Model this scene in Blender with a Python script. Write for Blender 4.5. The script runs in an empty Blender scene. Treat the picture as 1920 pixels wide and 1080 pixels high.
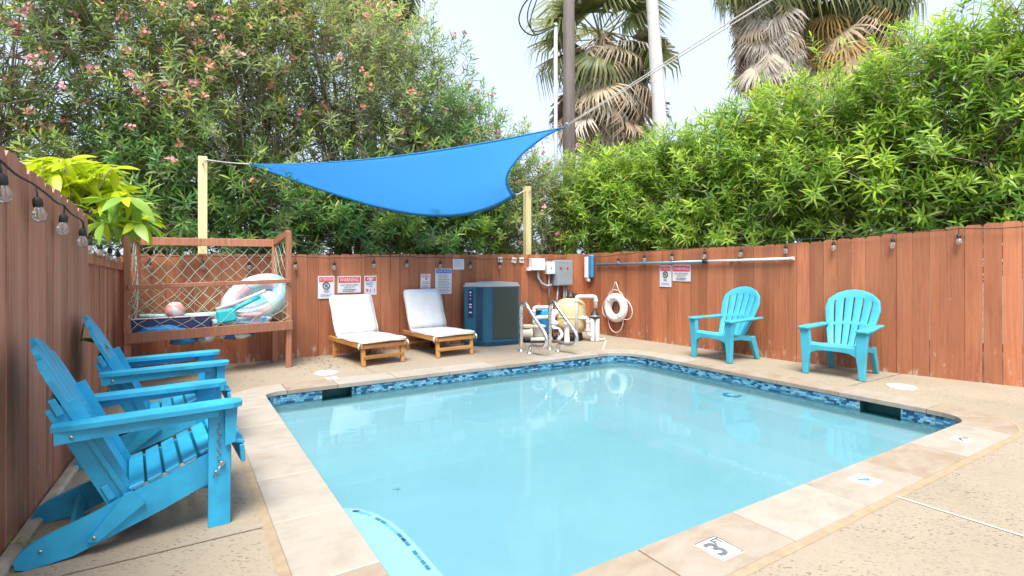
import bpy, bmesh, math, random
import numpy as np
from mathutils import Vector, Matrix

random.seed(7)
R = math.radians
scene = bpy.context.scene
COL = scene.collection

# ------------------------------------------------------------------ camera
F, CX, HZ, CAMZ = 1000.0, 960.0, 498.0, 1.2     # focal length and horizon in photo pixels, eye height in metres
cam = bpy.data.cameras.new('camera')
cam.sensor_width = 36.0
cam.lens = 36.0 * F / 1920.0
cam.shift_y = (HZ - 540.0) / 1920.0
cam.clip_start, cam.clip_end = 0.05, 2000.0
camo = bpy.data.objects.new('camera', cam)
camo.location = (0, 0, CAMZ)
camo.rotation_euler = (R(90), 0, 0)
COL.objects.link(camo)
scene.camera = camo

# ------------------------------------------------------------------ light
SUN_DIR = Vector((-0.06, -0.45, 0.89)).normalized()      # towards the sun, veiled by thin cloud
world = bpy.data.worlds.new('World')
scene.world = world
world.use_nodes = True
nt = world.node_tree
nt.nodes.clear()
wout = nt.nodes.new('ShaderNodeOutputWorld')
bg = nt.nodes.new('ShaderNodeBackground')
sky = nt.nodes.new('ShaderNodeTexSky')
sky.sky_type = 'NISHITA'
sky.sun_disc = False
sky.sun_elevation = math.asin(SUN_DIR.z)
sky.sun_rotation = math.atan2(SUN_DIR.x, SUN_DIR.y)
sky.dust_density = 2.5
sky.ozone_density = 1.2
tcw = nt.nodes.new('ShaderNodeTexCoord')
mpw = nt.nodes.new('ShaderNodeMapping')
mpw.inputs['Scale'].default_value = (1.0, 1.0, 2.2)
nzw = nt.nodes.new('ShaderNodeTexNoise')
nzw.inputs['Scale'].default_value = 1.6
nzw.inputs['Detail'].default_value = 6
rpw = nt.nodes.new('ShaderNodeValToRGB')
rpw.color_ramp.elements[0].position = 0.30
rpw.color_ramp.elements[0].color = (0.62, 0.62, 0.62, 1)
rpw.color_ramp.elements[1].position = 0.62
rpw.color_ramp.elements[1].color = (0.92, 0.92, 0.92, 1)
mxw = nt.nodes.new('ShaderNodeMixRGB')
mxw.inputs['Color2'].default_value = (2.6, 3.0, 3.75, 1)   # thin bright cloud veil over the blue
nt.links.new(tcw.outputs['Generated'], mpw.inputs['Vector'])
nt.links.new(mpw.outputs['Vector'], nzw.inputs['Vector'])
nt.links.new(nzw.outputs['Fac'], rpw.inputs['Fac'])
nt.links.new(rpw.outputs['Color'], mxw.inputs['Fac'])
nt.links.new(sky.outputs['Color'], mxw.inputs['Color1'])
nt.links.new(mxw.outputs['Color'], bg.inputs['Color'])
bg.inputs['Strength'].default_value = 0.10
nt.links.new(bg.outputs['Background'], wout.inputs['Surface'])

sun = bpy.data.lights.new('sun', 'SUN')
sun.energy = 2.1
sun.angle = R(32)
sun.color = (1.0, 0.95, 0.87)
suno = bpy.data.objects.new('sun', sun)
suno.rotation_euler = (-SUN_DIR).to_track_quat('-Z', 'Y').to_euler()
suno.location = (-4, -4, 9)
COL.objects.link(suno)

scene.view_settings.view_transform = 'Standard'
scene.view_settings.look = 'None'
scene.view_settings.gamma = 1.0
scene.view_settings.use_curve_mapping = False
scene.view_settings.exposure = 1.9
try:
    scene.cycles.use_denoising = True
    scene.cycles.adaptive_threshold = 0.02
    scene.cycles.max_bounces = 5
    scene.cycles.diffuse_bounces = 3
    scene.cycles.glossy_bounces = 2
    scene.cycles.transmission_bounces = 3
    scene.cycles.transparent_max_bounces = 5
    scene.cycles.caustics_reflective = False
    scene.cycles.caustics_refractive = False
except Exception:
    pass

# ------------------------------------------------------------------ materials
M = {}
def srgb(r, g, b):
    f = lambda c: c / 12.92 if c <= 0.04045 else ((c + 0.055) / 1.055) ** 2.4
    return (f(r / 255), f(g / 255), f(b / 255), 1.0)
def rgba(c):
    return tuple(c) if len(c) == 4 else tuple(c) + (1.0,)

class NT:
    def __init__(s, name):
        s.m = bpy.data.materials.new(name)
        s.m.use_nodes = True
        s.t = s.m.node_tree
        s.b = s.t.nodes['Principled BSDF']
        s.o = s.t.nodes['Material Output']
    def n(s, typ, **kw):
        x = s.t.nodes.new(typ)
        for k, v in kw.items():
            if k in x.inputs.keys():
                x.inputs[k].default_value = v
            else:
                setattr(x, k, v)
        return x
    def l(s, a, b):
        s.t.links.new(a, b)
    def coord(s, kind='Object', scale=(1, 1, 1), rnd=True):
        mp = s.n('ShaderNodeMapping')
        mp.inputs['Scale'].default_value = scale
        if kind == 'World':
            g = s.n('ShaderNodeNewGeometry')
            s.l(g.outputs['Position'], mp.inputs['Vector'])
        else:
            tc = s.n('ShaderNodeTexCoord')
            if rnd:
                oi = s.n('ShaderNodeObjectInfo')
                mu = s.n('ShaderNodeMath', operation='MULTIPLY')
                mu.inputs[1].default_value = 37.0
                s.l(oi.outputs['Random'], mu.inputs[0])
                ad = s.n('ShaderNodeVectorMath', operation='ADD')
                s.l(tc.outputs[kind], ad.inputs[0])
                s.l(mu.outputs[0], ad.inputs[1])
                s.l(ad.outputs[0], mp.inputs['Vector'])
            else:
                s.l(tc.outputs[kind], mp.inputs['Vector'])
        return mp.outputs['Vector']
    def noise(s, vec, scale, detail=4, rough=0.55, dist=0.0):
        x = s.n('ShaderNodeTexNoise')
        x.inputs['Scale'].default_value = scale
        x.inputs['Detail'].default_value = detail
        x.inputs['Roughness'].default_value = rough
        x.inputs['Distortion'].default_value = dist
        s.l(vec, x.inputs['Vector'])
        return x.outputs['Fac']
    def ramp(s, fac, stops):
        x = s.n('ShaderNodeValToRGB')
        e = x.color_ramp.elements
        while len(e) < len(stops):
            e.new(0.5)
        for i, (p, c) in enumerate(stops):
            e[i].position = p
            e[i].color = rgba(c if hasattr(c, '__len__') else (c, c, c))
        s.l(fac, x.inputs['Fac'])
        return x.outputs['Color']
    def mix(s, fac, c1, c2, mode='MIX'):
        x = s.n('ShaderNodeMixRGB', blend_type=mode)
        for sock, v in (('Fac', fac), ('Color1', c1), ('Color2', c2)):
            if hasattr(v, 'links'):
                s.l(v, x.inputs[sock])
            elif sock == 'Fac':
                x.inputs[sock].default_value = v
            else:
                x.inputs[sock].default_value = rgba(v)
        return x.outputs['Color']
    def bump(s, h, strength=0.3, dist=0.01):
        x = s.n('ShaderNodeBump')
        x.inputs['Strength'].default_value = strength
        x.inputs['Distance'].default_value = dist
        s.l(h, x.inputs['Height'])
        s.l(x.outputs['Normal'], s.b.inputs['Normal'])
    def base(s, c):
        if hasattr(c, 'links'):
            s.l(c, s.b.inputs['Base Color'])
        else:
            s.b.inputs['Base Color'].default_value = rgba(c)

def simple(key, col, rough=0.5, metal=0.0, var=0.12, scale=14.0, bump=0.0, coat=0.0, kind='Object'):
    t = NT(key)
    v = t.coord(kind)
    f = t.noise(v, scale, 5)
    c = rgba(col)
    lo = tuple(x * (1 - var) for x in c[:3])
    hi = tuple(min(1, x * (1 + var)) for x in c[:3])
    t.base(t.ramp(f, [(0.3, lo), (0.7, hi)]))
    t.b.inputs['Metallic'].default_value = metal
    rr = t.ramp(f, [(0.25, max(0.03, rough - 0.08)), (0.75, min(1, rough + 0.1))])
    t.l(rr, t.b.inputs['Roughness'])
    if coat:
        t.b.inputs['Coat Weight'].default_value = coat
    if bump:
        f2 = t.noise(v, scale * 6, 3)
        t.bump(f2, bump, 0.004)
    M[key] = t.m
    return t

def wood(key, dark, mid, light, grain=(55, 55, 2.2), rough=0.62, wear=None, streak=None):
    t = NT(key)
    v = t.coord('Object', grain)
    f = t.noise(v, 1.0, 7, 0.62, 0.6)
    f2 = t.noise(t.coord('Object', (2.5, 2.5, 0.8)), 1.0, 4)
    c = t.ramp(f, [(0.22, dark), (0.5, mid), (0.82, light)])
    c = t.mix(t.ramp(f2, [(0.35, 0.0), (0.72, 0.55)]), c, light)
    oi = t.n('ShaderNodeObjectInfo')
    hv = t.n('ShaderNodeHueSaturation')
    mr = t.n('ShaderNodeMapRange')
    mr.inputs['To Min'].default_value = 0.72
    mr.inputs['To Max'].default_value = 1.20
    t.l(oi.outputs['Random'], mr.inputs['Value'])
    t.l(mr.outputs['Result'], hv.inputs['Value'])
    t.l(c, hv.inputs['Color'])
    c = hv.outputs['Color']
    if streak:      # long dark weather stains running down the boards
        sn = t.noise(t.coord('World', (7, 7, 0.45)), 1.0, 5, 0.6)
        c = t.mix(t.ramp(sn, [(0.54, 0.0), (0.70, 0.55)]), c, streak)
    if wear:
        # flaked paint and splash stains with their own ragged outline, low on the boards
        g = t.n('ShaderNodeNewGeometry')
        sp = t.n('ShaderNodeSeparateXYZ')
        t.l(g.outputs['Position'], sp.inputs[0])
        z = t.n('ShaderNodeMapRange')
        z.inputs['From Min'].default_value = 0.02
        z.inputs['From Max'].default_value = 0.34
        z.inputs['To Min'].default_value = 0.13
        z.inputs['To Max'].default_value = 0.0
        t.l(sp.outputs['Z'], z.inputs['Value'])
        nz = t.noise(t.coord('World', (16, 16, 6)), 1.0, 6, 0.7)
        ad = t.n('ShaderNodeMath', operation='ADD')
        t.l(nz, ad.inputs[0]); t.l(z.outputs['Result'], ad.inputs[1])
        c = t.mix(t.ramp(ad.outputs[0], [(0.66, 0.0), (0.74, 0.75)]), c, wear)
        vs = t.noise(t.coord('World', (60, 60, 22)), 1.0, 3, 0.6)
        c = t.mix(t.ramp(vs, [(0.76, 0.0), (0.80, 0.6)]), c, wear)
    t.base(c)
    t.b.inputs['Roughness'].default_value = rough
    t.bump(f, 0.35, 0.004)
    M[key] = t.m
    return t

wood('fence', (0.23, 0.072, 0.031), (0.375, 0.124, 0.052), (0.47, 0.182, 0.084), wear=(0.45, 0.33, 0.26), streak=(0.20, 0.060, 0.030))
wood('fence_old', (0.25, 0.088, 0.050), (0.48, 0.185, 0.105), (0.62, 0.31, 0.20), grain=(60, 60, 1.4), wear=(0.48, 0.38, 0.30), streak=(0.075, 0.040, 0.034))
wood('cagewood', (0.22, 0.075, 0.035), (0.36, 0.135, 0.07), (0.50, 0.24, 0.15))
wood('teak', (0.22, 0.085, 0.018), (0.40, 0.18, 0.045), (0.55, 0.30, 0.10), grain=(8, 60, 60), rough=0.5)
wood('pine', (0.55, 0.42, 0.17), (0.70, 0.58, 0.28), (0.80, 0.70, 0.42))
wood('polewood', (0.045, 0.035, 0.030), (0.115, 0.092, 0.085), (0.22, 0.18, 0.165), grain=(26, 26, 1.0), rough=0.85)
wood('bark', (0.17, 0.12, 0.08), (0.29, 0.22, 0.16), (0.40, 0.33, 0.26), grain=(30, 30, 4), rough=0.9)
wood('palebark', (0.36, 0.34, 0.33), (0.52, 0.50, 0.48), (0.66, 0.64, 0.62), grain=(9, 9, 14), rough=0.85)
simple('bluepaint', (0.022, 0.325, 0.54), 0.46, var=0.24, scale=6, bump=0.2)
simple('cyanplastic', (0.055, 0.37, 0.475), 0.5, var=0.12, scale=5, bump=0.08)
simple('cushion', (0.70, 0.69, 0.665), 0.9, var=0.05, scale=16, bump=0.2)
simple('whiteplastic', (0.76, 0.75, 0.73), 0.4, var=0.06, scale=10)
simple('pvc', (0.74, 0.71, 0.68), 0.38, var=0.07, scale=12)
simple('signwhite', (0.62, 0.63, 0.65), 0.45, var=0.04, scale=10)
simple('signred', (0.60, 0.045, 0.055), 0.5, var=0.06)
simple('signblue', (0.035, 0.12, 0.50), 0.5, var=0.06)
simple('inkblack', (0.03, 0.03, 0.035), 0.6, var=0.1)
simple('inkgrey', (0.12, 0.125, 0.13), 0.6, var=0.1)
simple('inkblue', (0.05, 0.20, 0.50), 0.6, var=0.1)
simple('black', (0.018, 0.018, 0.02), 0.5, var=0.2)
simple('cable', (0.02, 0.02, 0.022), 0.6, var=0.2)
simple('teal', (0.009, 0.095, 0.155), 0.55, var=0.15, scale=5)
simple('tealdark', (0.005, 0.04, 0.085), 0.4, var=0.15, scale=5)
simple('lidgrey', (0.40, 0.41, 0.42), 0.55, var=0.08)
simple('greybox', (0.27, 0.31, 0.34), 0.45, var=0.08)
simple('beigebox', (0.62, 0.58, 0.46), 0.5, var=0.06)
simple('tan', (0.60, 0.46, 0.235), 0.42, var=0.08, scale=5)
simple('steel', (0.82, 0.82, 0.82), 0.27, metal=1.0, var=0.06, scale=20)
simple('zinc', (0.42, 0.43, 0.44), 0.35, metal=0.9, var=0.1, scale=20)
simple('conduit', (0.40, 0.44, 0.48), 0.45, var=0.08)
simple('redpaint', (0.62, 0.02, 0.03), 0.4, var=0.08)
simple('navy', (0.012, 0.015, 0.075), 0.6, var=0.2)
simple('toyblue', (0.02, 0.28, 0.66), 0.4, var=0.2, scale=10)
simple('toyteal', (0.025, 0.52, 0.58), 0.4, var=0.1, scale=10)
simple('toypink', (0.80, 0.50, 0.52), 0.45, var=0.1, scale=10)
simple('toycoral', (0.80, 0.34, 0.28), 0.45, var=0.12)
simple('toymint', (0.40, 0.72, 0.70), 0.45, var=0.1)
simple('toygreen', (0.28, 0.50, 0.10), 0.45, var=0.2)
simple('toyyellow', (0.75, 0.62, 0.08), 0.45, var=0.1)
simple('toywhite', (0.75, 0.76, 0.78), 0.4, var=0.08)
simple('netgreen', (0.40, 0.56, 0.43), 0.8, var=0.25, scale=6)
simple('rope', (0.68, 0.64, 0.58), 0.85, var=0.15, scale=40)
simple('ringwhite', (0.78, 0.77, 0.78), 0.5, var=0.05)
simple('polblue', (0.16, 0.34, 0.46), 0.35, metal=0.5, var=0.1)
simple('brushblue', (0.04, 0.22, 0.42), 0.45, var=0.1)
simple('deadleaf', (0.085, 0.05, 0.025), 0.85, var=0.4, scale=30)
simple('petal_pink', (0.86, 0.30, 0.40), 0.6, var=0.25, scale=5)
simple('petal_red', (0.68, 0.25, 0.18), 0.65, var=0.3, scale=5)
simple('petal_white', (0.80, 0.80, 0.76), 0.6, var=0.06, scale=5)
simple('mastic', (0.31, 0.235, 0.15), 0.85, var=0.14, scale=20, bump=0.2, kind='Object')
simple('grout', (0.26, 0.21, 0.155), 0.9, var=0.15, scale=30)
simple('sealant', (0.72, 0.66, 0.56), 0.8, var=0.1, scale=30)
simple('throat', (0.02, 0.13, 0.13), 0.6, var=0.2)
simple('thatch', (0.54, 0.41, 0.275), 0.9, var=0.35, scale=3)
simple('thatch_grey', (0.56, 0.49, 0.40), 0.9, var=0.3, scale=3)
simple('thatch_gold', (0.52, 0.33, 0.12), 0.85, var=0.3, scale=3)

def glass(key, col, rough=0.03):
    t = NT(key)
    t.b.inputs['Base Color'].default_value = rgba(col)
    t.b.inputs['Roughness'].default_value = rough
    t.b.inputs['Transmission Weight'].default_value = 0.85
    t.b.inputs['IOR'].default_value = 1.45
    M[key] = t.m
glass('bulbglass', (1.0, 0.97, 0.93))

def leafmat(key, stops, transl=0.52, rough=0.45):
    t = NT(key)
    at = t.n('ShaderNodeAttribute')
    at.attribute_name = 'tint'
    c = t.ramp(at.outputs['Fac'], stops)
    t.base(c)
    t.b.inputs['Roughness'].default_value = rough
    tr = t.n('ShaderNodeBsdfTranslucent')
    hs = t.n('ShaderNodeHueSaturation')
    hs.inputs['Value'].default_value = 1.5
    hs.inputs['Hue'].default_value = 0.485
    t.l(c, hs.inputs['Color'])
    t.l(hs.outputs['Color'], tr.inputs['Color'])
    mx = t.n('ShaderNodeMixShader')
    mx.inputs['Fac'].default_value = transl
    t.l(t.b.outputs['BSDF'], mx.inputs[1])
    t.l(tr.outputs['BSDF'], mx.inputs[2])
    t.l(mx.outputs['Shader'], t.o.inputs['Surface'])
    M[key] = t.m
leafmat('oleander', [(0.0, (0.09, 0.16, 0.075)), (0.45, (0.19, 0.29, 0.12)), (0.75, (0.28, 0.40, 0.13)), (0.97, (0.42, 0.58, 0.08)), (0.985, (0.62, 0.44, 0.06))])
leafmat('oleander_olive', [(0.0, (0.12, 0.17, 0.08)), (0.45, (0.24, 0.31, 0.13)), (0.8, (0.34, 0.41, 0.15)), (0.97, (0.43, 0.57, 0.09)), (0.985, (0.62, 0.44, 0.06))])
leafmat('oleander_dark', [(0.0, (0.06, 0.16, 0.06)), (0.45, (0.12, 0.27, 0.085)), (0.8, (0.20, 0.38, 0.085)), (0.97, (0.38, 0.58, 0.07)), (0.985, (0.62, 0.44, 0.06))])
leafmat('oleander_bright', [(0.0, (0.083, 0.186, 0.032)), (0.4, (0.160, 0.307, 0.041)), (0.75, (0.269, 0.435, 0.046)), (0.97, (0.422, 0.576, 0.058)), (0.985, (0.62, 0.44, 0.06))], 0.42)
leafmat('palmgreen', [(0.0, (0.11, 0.15, 0.06)), (0.5, (0.25, 0.29, 0.12)), (1.0, (0.46, 0.42, 0.19))], 0.35)

def flatleaf(key, a, b, transl=0.4):
    t = NT(key)
    f = t.noise(t.coord('Object'), 9.0, 3)
    oi = t.n('ShaderNodeObjectInfo')
    c = t.mix(t.ramp(f, [(0.35, 0.0), (0.7, 0.5)]), a, b)
    c = t.mix(oi.outputs['Random'], c, b)
    t.base(c)
    t.b.inputs['Roughness'].default_value = 0.4
    tr = t.n('ShaderNodeBsdfTranslucent')
    t.l(c, tr.inputs['Color'])
    mx = t.n('ShaderNodeMixShader')
    mx.inputs['Fac'].default_value = transl
    t.l(t.b.outputs['BSDF'], mx.inputs[1]); t.l(tr.outputs['BSDF'], mx.inputs[2])
    t.l(mx.outputs['Shader'], t.o.inputs['Surface'])
    M[key] = t.m
flatleaf('limeleaf', (0.34, 0.50, 0.02), (0.60, 0.66, 0.02), 0.45)
flatleaf('greenleaf', (0.14, 0.30, 0.03), (0.26, 0.42, 0.05), 0.35)
flatleaf('sailcloth', (0.21, 0.56, 0.93), (0.215, 0.57, 0.94), 0.65)
flatleaf('sailhem', (0.16, 0.58, 0.80), (0.18, 0.60, 0.82), 0.65)

# deck: sprayed knock-down concrete, beige with dark pits
t = NT('deck')
v = t.coord('World')
n1 = t.noise(v, 1.1, 5)
n2 = t.noise(v, 26, 4, 0.6)
base = t.ramp(n1, [(0.3, (0.25, 0.207, 0.148)), (0.7, (0.325, 0.275, 0.205))])
base = t.mix(t.ramp(n2, [(0.3, 0.0), (0.75, 0.35)]), base, (0.36, 0.305, 0.232))
pn = t.noise(t.coord('World', (46, 84, 60)), 1.0, 3, 0.65)
pit = t.ramp(pn, [(0.585, 0.0), (0.635, 0.95)])
n3 = t.noise(v, 2.3, 3)
pm = t.mix(1.0, pit, t.ramp(n3, [(0.38, 0.15), (0.60, 1.0)]), 'MULTIPLY')
base = t.mix(pm, base, (0.10, 0.07, 0.042))
sn = t.noise(v, 0.55, 5, 0.62)
base = t.mix(t.ramp(sn, [(0.52, 0.0), (0.68, 0.38)]), base, (0.20, 0.155, 0.105))
n5 = t.noise(v, 130, 2)
base = t.mix(t.ramp(n5, [(0.35, 0.22), (0.6, 0.0)]), base, (0.26, 0.2, 0.13))
t.base(base)
t.b.inputs['Roughness'].default_value = 0.85
hh = t.mix(1.0, n2, t.mix(0.5, pn, n5), 'ADD')
t.bump(hh, 0.55, 0.006)
M['deck'] = t.m

t = NT('ground')
n1 = t.noise(t.coord('World'), 0.7, 6)
t.base(t.ramp(n1, [(0.35, (0.10, 0.085, 0.055)), (0.65, (0.20, 0.17, 0.11))]))
t.b.inputs['Roughness'].default_value = 0.95
M['ground'] = t.m

t = NT('curbconcrete')
n1 = t.noise(t.coord('World'), 9, 6)
t.base(t.ramp(n1, [(0.3, (0.34, 0.28, 0.20)), (0.7, (0.56, 0.49, 0.38))]))
t.b.inputs['Roughness'].default_value = 0.9
t.bump(n1, 0.5, 0.01)
M['curbconcrete'] = t.m

# travertine coping: each stone its own shade, cloudy bands, pits
t = NT('travertine')
oi = t.n('ShaderNodeObjectInfo')
f = t.noise(t.coord('Object', (3.2, 5.0, 4.0)), 1.4, 8, 0.68, 0.5)
c1 = t.ramp(f, [(0.3, (0.245, 0.185, 0.125)), (0.55, (0.31, 0.25, 0.19)), (0.75, (0.345, 0.30, 0.25))])
c2 = t.ramp(f, [(0.25, (0.275, 0.23, 0.18)), (0.5, (0.34, 0.305, 0.255)), (0.8, (0.37, 0.34, 0.30))])
rr = t.ramp(oi.outputs['Random'], [(0.30, 0.0), (0.45, 1.0)])
c = t.mix(rr, c1, c2)
p = t.noise(t.coord('Object', (45, 90, 60)), 1.0, 3)
q = t.noise(t.coord('Object'), 3.0, 2)
pp = t.mix(1.0, t.ramp(p, [(0.66, 0.0), (0.71, 0.6)]), t.ramp(q, [(0.5, 0.0), (0.62, 1.0)]), 'MULTIPLY')
c = t.mix(pp, c, (0.27, 0.19, 0.12))
t.base(c)
t.b.inputs['Roughness'].default_value = 0.6
t.bump(t.mix(0.5, f, p), 0.12, 0.004)
M['travertine'] = t.m

t = NT('plaster')
f = t.noise(t.coord('World'), 1.6, 5)
t.base(t.ramp(f, [(0.3, (0.245, 0.335, 0.35)), (0.7, (0.27, 0.36, 0.375))]))
t.b.inputs['Roughness'].default_value = 0.8
M['plaster'] = t.m
t = NT('stepplaster')
f = t.noise(t.coord('World'), 3, 4)
t.base(t.ramp(f, [(0.3, (0.40, 0.42, 0.42)), (0.7, (0.44, 0.455, 0.455))]))
t.b.inputs['Roughness'].default_value = 0.8
M['stepplaster'] = t.m

# water: clear, faintly blue, ripples; mirrors more at a low angle (no bent light, the floor is built at its seen depth)
t = NT('water')
v = t.coord('World')
w1 = t.noise(v, 2.2, 3, 0.5, 0.3)
w2 = t.noise(v, 9.0, 3, 0.5, 0.2)
bp = t.n('ShaderNodeBump')
bp.inputs['Strength'].default_value = 0.08
bp.inputs['Distance'].default_value = 0.03
t.l(t.mix(0.3, w1, w2), bp.inputs['Height'])
tr = t.n('ShaderNodeBsdfTransparent')
tr.inputs['Color'].default_value = (0.695, 0.915, 0.975, 1)
gl = t.n('ShaderNodeBsdfGlossy')
gl.inputs['Roughness'].default_value = 0.02
fr = t.n('ShaderNodeFresnel')
fr.inputs['IOR'].default_value = 1.20
mx = t.n('ShaderNodeMixShader')
t.l(bp.outputs['Normal'], gl.inputs['Normal'])
t.l(bp.outputs['Normal'], fr.inputs['Normal'])
t.l(fr.outputs['Fac'], mx.inputs['Fac'])
t.l(tr.outputs['BSDF'], mx.inputs[1]); t.l(gl.outputs['BSDF'], mx.inputs[2])
t.l(mx.outputs['Shader'], t.o.inputs['Surface'])
M['water'] = t.m

for i, c in enumerate([(0.014, 0.075, 0.16), (0.05, 0.19, 0.33), (0.12, 0.33, 0.46), (0.20, 0.42, 0.54)]):
    simple('tile%d' % i, c, 0.18, var=0.2, scale=8)

t = NT('coilmesh')
v = t.coord('Object')
wv = t.n('ShaderNodeTexWave', wave_type='BANDS', bands_direction='Z')
wv.inputs['Scale'].default_value = 32
t.l(v, wv.inputs['Vector'])
t.base(t.ramp(wv.outputs['Fac'], [(0.2, (0.012, 0.022, 0.018)), (0.8, (0.055, 0.075, 0.062))]))
t.b.inputs['Roughness'].default_value = 0.6
M['coilmesh'] = t.m

# patterned vinyl of the inflatables (printed patches)
def vinyl(key, cols):
    t = NT(key)
    vo = t.n('ShaderNodeTexVoronoi')
    vo.inputs['Scale'].default_value = 9
    t.l(t.coord('Object'), vo.inputs['Vector'])
    sp = t.n('ShaderNodeSeparateColor')
    t.l(vo.outputs['Color'], sp.inputs[0])
    n = len(cols)
    rp = t.n('ShaderNodeValToRGB')
    rp.color_ramp.interpolation = 'CONSTANT'
    e = rp.color_ramp.elements
    while len(e) < n:
        e.new(0.5)
    for i, c in enumerate(cols):
        e[i].position = i / n
        e[i].color = rgba(c)
    t.l(sp.outputs[0], rp.inputs['Fac'])
    t.base(rp.outputs['Color'])
    t.b.inputs['Roughness'].default_value = 0.25
    M[key] = t.m
vinyl('vinyl_pastel', [(0.24, 0.44, 0.60), (0.30, 0.48, 0.62), (0.46, 0.54, 0.58), (0.34, 0.46, 0.14), (0.28, 0.48, 0.62), (0.58, 0.40, 0.42), (0.36, 0.52, 0.44)])
vinyl('vinyl_blue', [(0.35, 0.60, 0.82), (0.62, 0.72, 0.82), (0.10, 0.40, 0.72), (0.70, 0.70, 0.80), (0.30, 0.62, 0.66)])
vinyl('vinyl_mix', [(0.03, 0.10, 0.36), (0.10, 0.35, 0.62), (0.50, 0.55, 0.12), (0.70, 0.72, 0.75), (0.02, 0.05, 0.2)])

# ------------------------------------------------------------------ mesh helpers
_boxcache = {}
def box_geo(sx, sy, sz, bev):
    k = (round(sx, 4), round(sy, 4), round(sz, 4), round(bev, 4))
    if k not in _boxcache:
        bm = bmesh.new()
        bmesh.ops.create_cube(bm, size=1.0)
        bmesh.ops.scale(bm, vec=(sx, sy, sz), verts=bm.verts)
        if bev > 0:
            bmesh.ops.bevel(bm, geom=bm.edges[:], offset=min(bev, 0.45 * min(sx, sy, sz)), segments=1, affect='EDGES')
        bm.verts.index_update()
        _boxcache[k] = ([v.co.copy() for v in bm.verts], [[v.index for v in f.verts] for f in bm.faces])
        bm.free()
    return _boxcache[k]

class MB:
    def __init__(s):
        s.v, s.f, s.mi, s.sm = [], [], [], []
    def add(s, vs, fs, mi=0, smooth=False):
        o = len(s.v)
        s.v.extend([tuple(v) for v in vs])
        for f in fs:
            s.f.append([i + o for i in f]); s.mi.append(mi); s.sm.append(smooth)
        return s
    def box(s, c, size, rot=None, bev=0.003, mi=0):
        vs, fs = box_geo(size[0], size[1], size[2], bev)
        m = rot.to_matrix() if rot is not None and hasattr(rot, 'to_matrix') else rot
        c = Vector(c)
        return s.add([(m @ v if m else v) + c for v in vs], fs, mi)
    def beam(s, p0, p1, w, h, up=(0, 0, 1), bev=0.003, mi=0):
        # a board from p0 to p1: w across, h along the up side
        p0, p1 = Vector(p0), Vector(p1)
        d = p1 - p0
        x = d.normalized()
        y = Vector(up).cross(x).normalized()
        z = x.cross(y)
        m = Matrix((x, y, z)).transposed()
        return s.box((p0 + p1) / 2, (d.length, w, h), m, bev, mi)
    def tube(s, pts, r, n=8, cap=True, closed=False, mi=0, smooth=True):
        pts = [Vector(p) for p in pts]
        rs = r if hasattr(r, '__len__') else [r] * len(pts)
        N = len(pts)
        vs, fs = [], []
        prev = None
        for i, p in enumerate(pts):
            a = pts[i - 1] if (i > 0 or closed) else p
            b = pts[(i + 1) % N] if (i < N - 1 or closed) else p
            d = (b - a).normalized()
            if prev is None:
                ref = Vector((0, 0, 1)) if abs(d.z) < 0.9 else Vector((1, 0, 0))
                x = d.cross(ref).normalized()
            else:
                x = (prev - d * prev.dot(d)).normalized()
            prev = x
            y = d.cross(x)
            for k in range(n):
                t = 2 * math.pi * k / n
                vs.append(p + (x * math.cos(t) + y * math.sin(t)) * rs[i])
        for i in range(N if closed else N - 1):
            j = (i + 1) % N
            for k in range(n):
                l = (k + 1) % n
                fs.append([i * n + k, i * n + l, j * n + l, j * n + k])
        s.add(vs, fs, mi, smooth)
        if cap and not closed:
            o = len(s.v) - len(vs)
            s.f.append([o + k for k in range(n)][::-1]); s.mi.append(mi); s.sm.append(False)
            s.f.append([o + (N - 1) * n + k for k in range(n)]); s.mi.append(mi); s.sm.append(False)
        return s
    def lathe(s, prof, n=24, m=None, mi=0, smooth=True):
        vs, fs = [], []
        for (r, z) in prof:
            for k in range(n):
                t = 2 * math.pi * k / n
                v = Vector((r * math.cos(t), r * math.sin(t), z))
                vs.append(m @ v if m else v)
        for i in range(len(prof) - 1):
            for k in range(n):
                l = (k + 1) % n
                fs.append([i * n + k, i * n + l, (i + 1) * n + l, (i + 1) * n + k])
        fs.append([k for k in range(n)][::-1])
        fs.append([(len(prof) - 1) * n + k for k in range(n)])
        return s.add(vs, fs, mi, smooth)
    def prism(s, poly, z0, z1, m=None, mi=0):
        # poly: anticlockwise outline in xy, extruded z0..z1
        n = len(poly)
        vs = [Vector((p[0], p[1], z0)) for p in poly] + [Vector((p[0], p[1], z1)) for p in poly]
        if m:
            vs = [m @ v for v in vs]
        fs = [list(range(n))[::-1], list(range(n, 2 * n))]
        for i in range(n):
            j = (i + 1) % n
            fs.append([i, j, n + j, n + i])
        return s.add(vs, fs, mi)
    def torus(s, c, rx, rz, r, n=40, k=12, m=None, mi=0):
        pts = []
        for i in range(n):
            t = 2 * math.pi * i / n
            v = Vector((rx * math.cos(t), 0, rz * math.sin(t)))
            pts.append((m @ v if m else v) + Vector(c))
        return s.tube(pts, r, k, closed=True, mi=mi)
    def mesh(s, name, mats):
        me = bpy.data.meshes.new(name)
        me.from_pydata(s.v, [], s.f)
        for m_ in (mats if isinstance(mats, (list, tuple)) else [mats]):
            me.materials.append(M[m_])
        me.polygons.foreach_set('material_index', s.mi)
        me.polygons.foreach_set('use_smooth', s.sm)
        me.update()
        return me
    def build(s, name, mats, parent=None, loc=(0, 0, 0), rot=(0, 0, 0)):
        return place(name, s.mesh(name, mats), parent, loc, rot)

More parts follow.
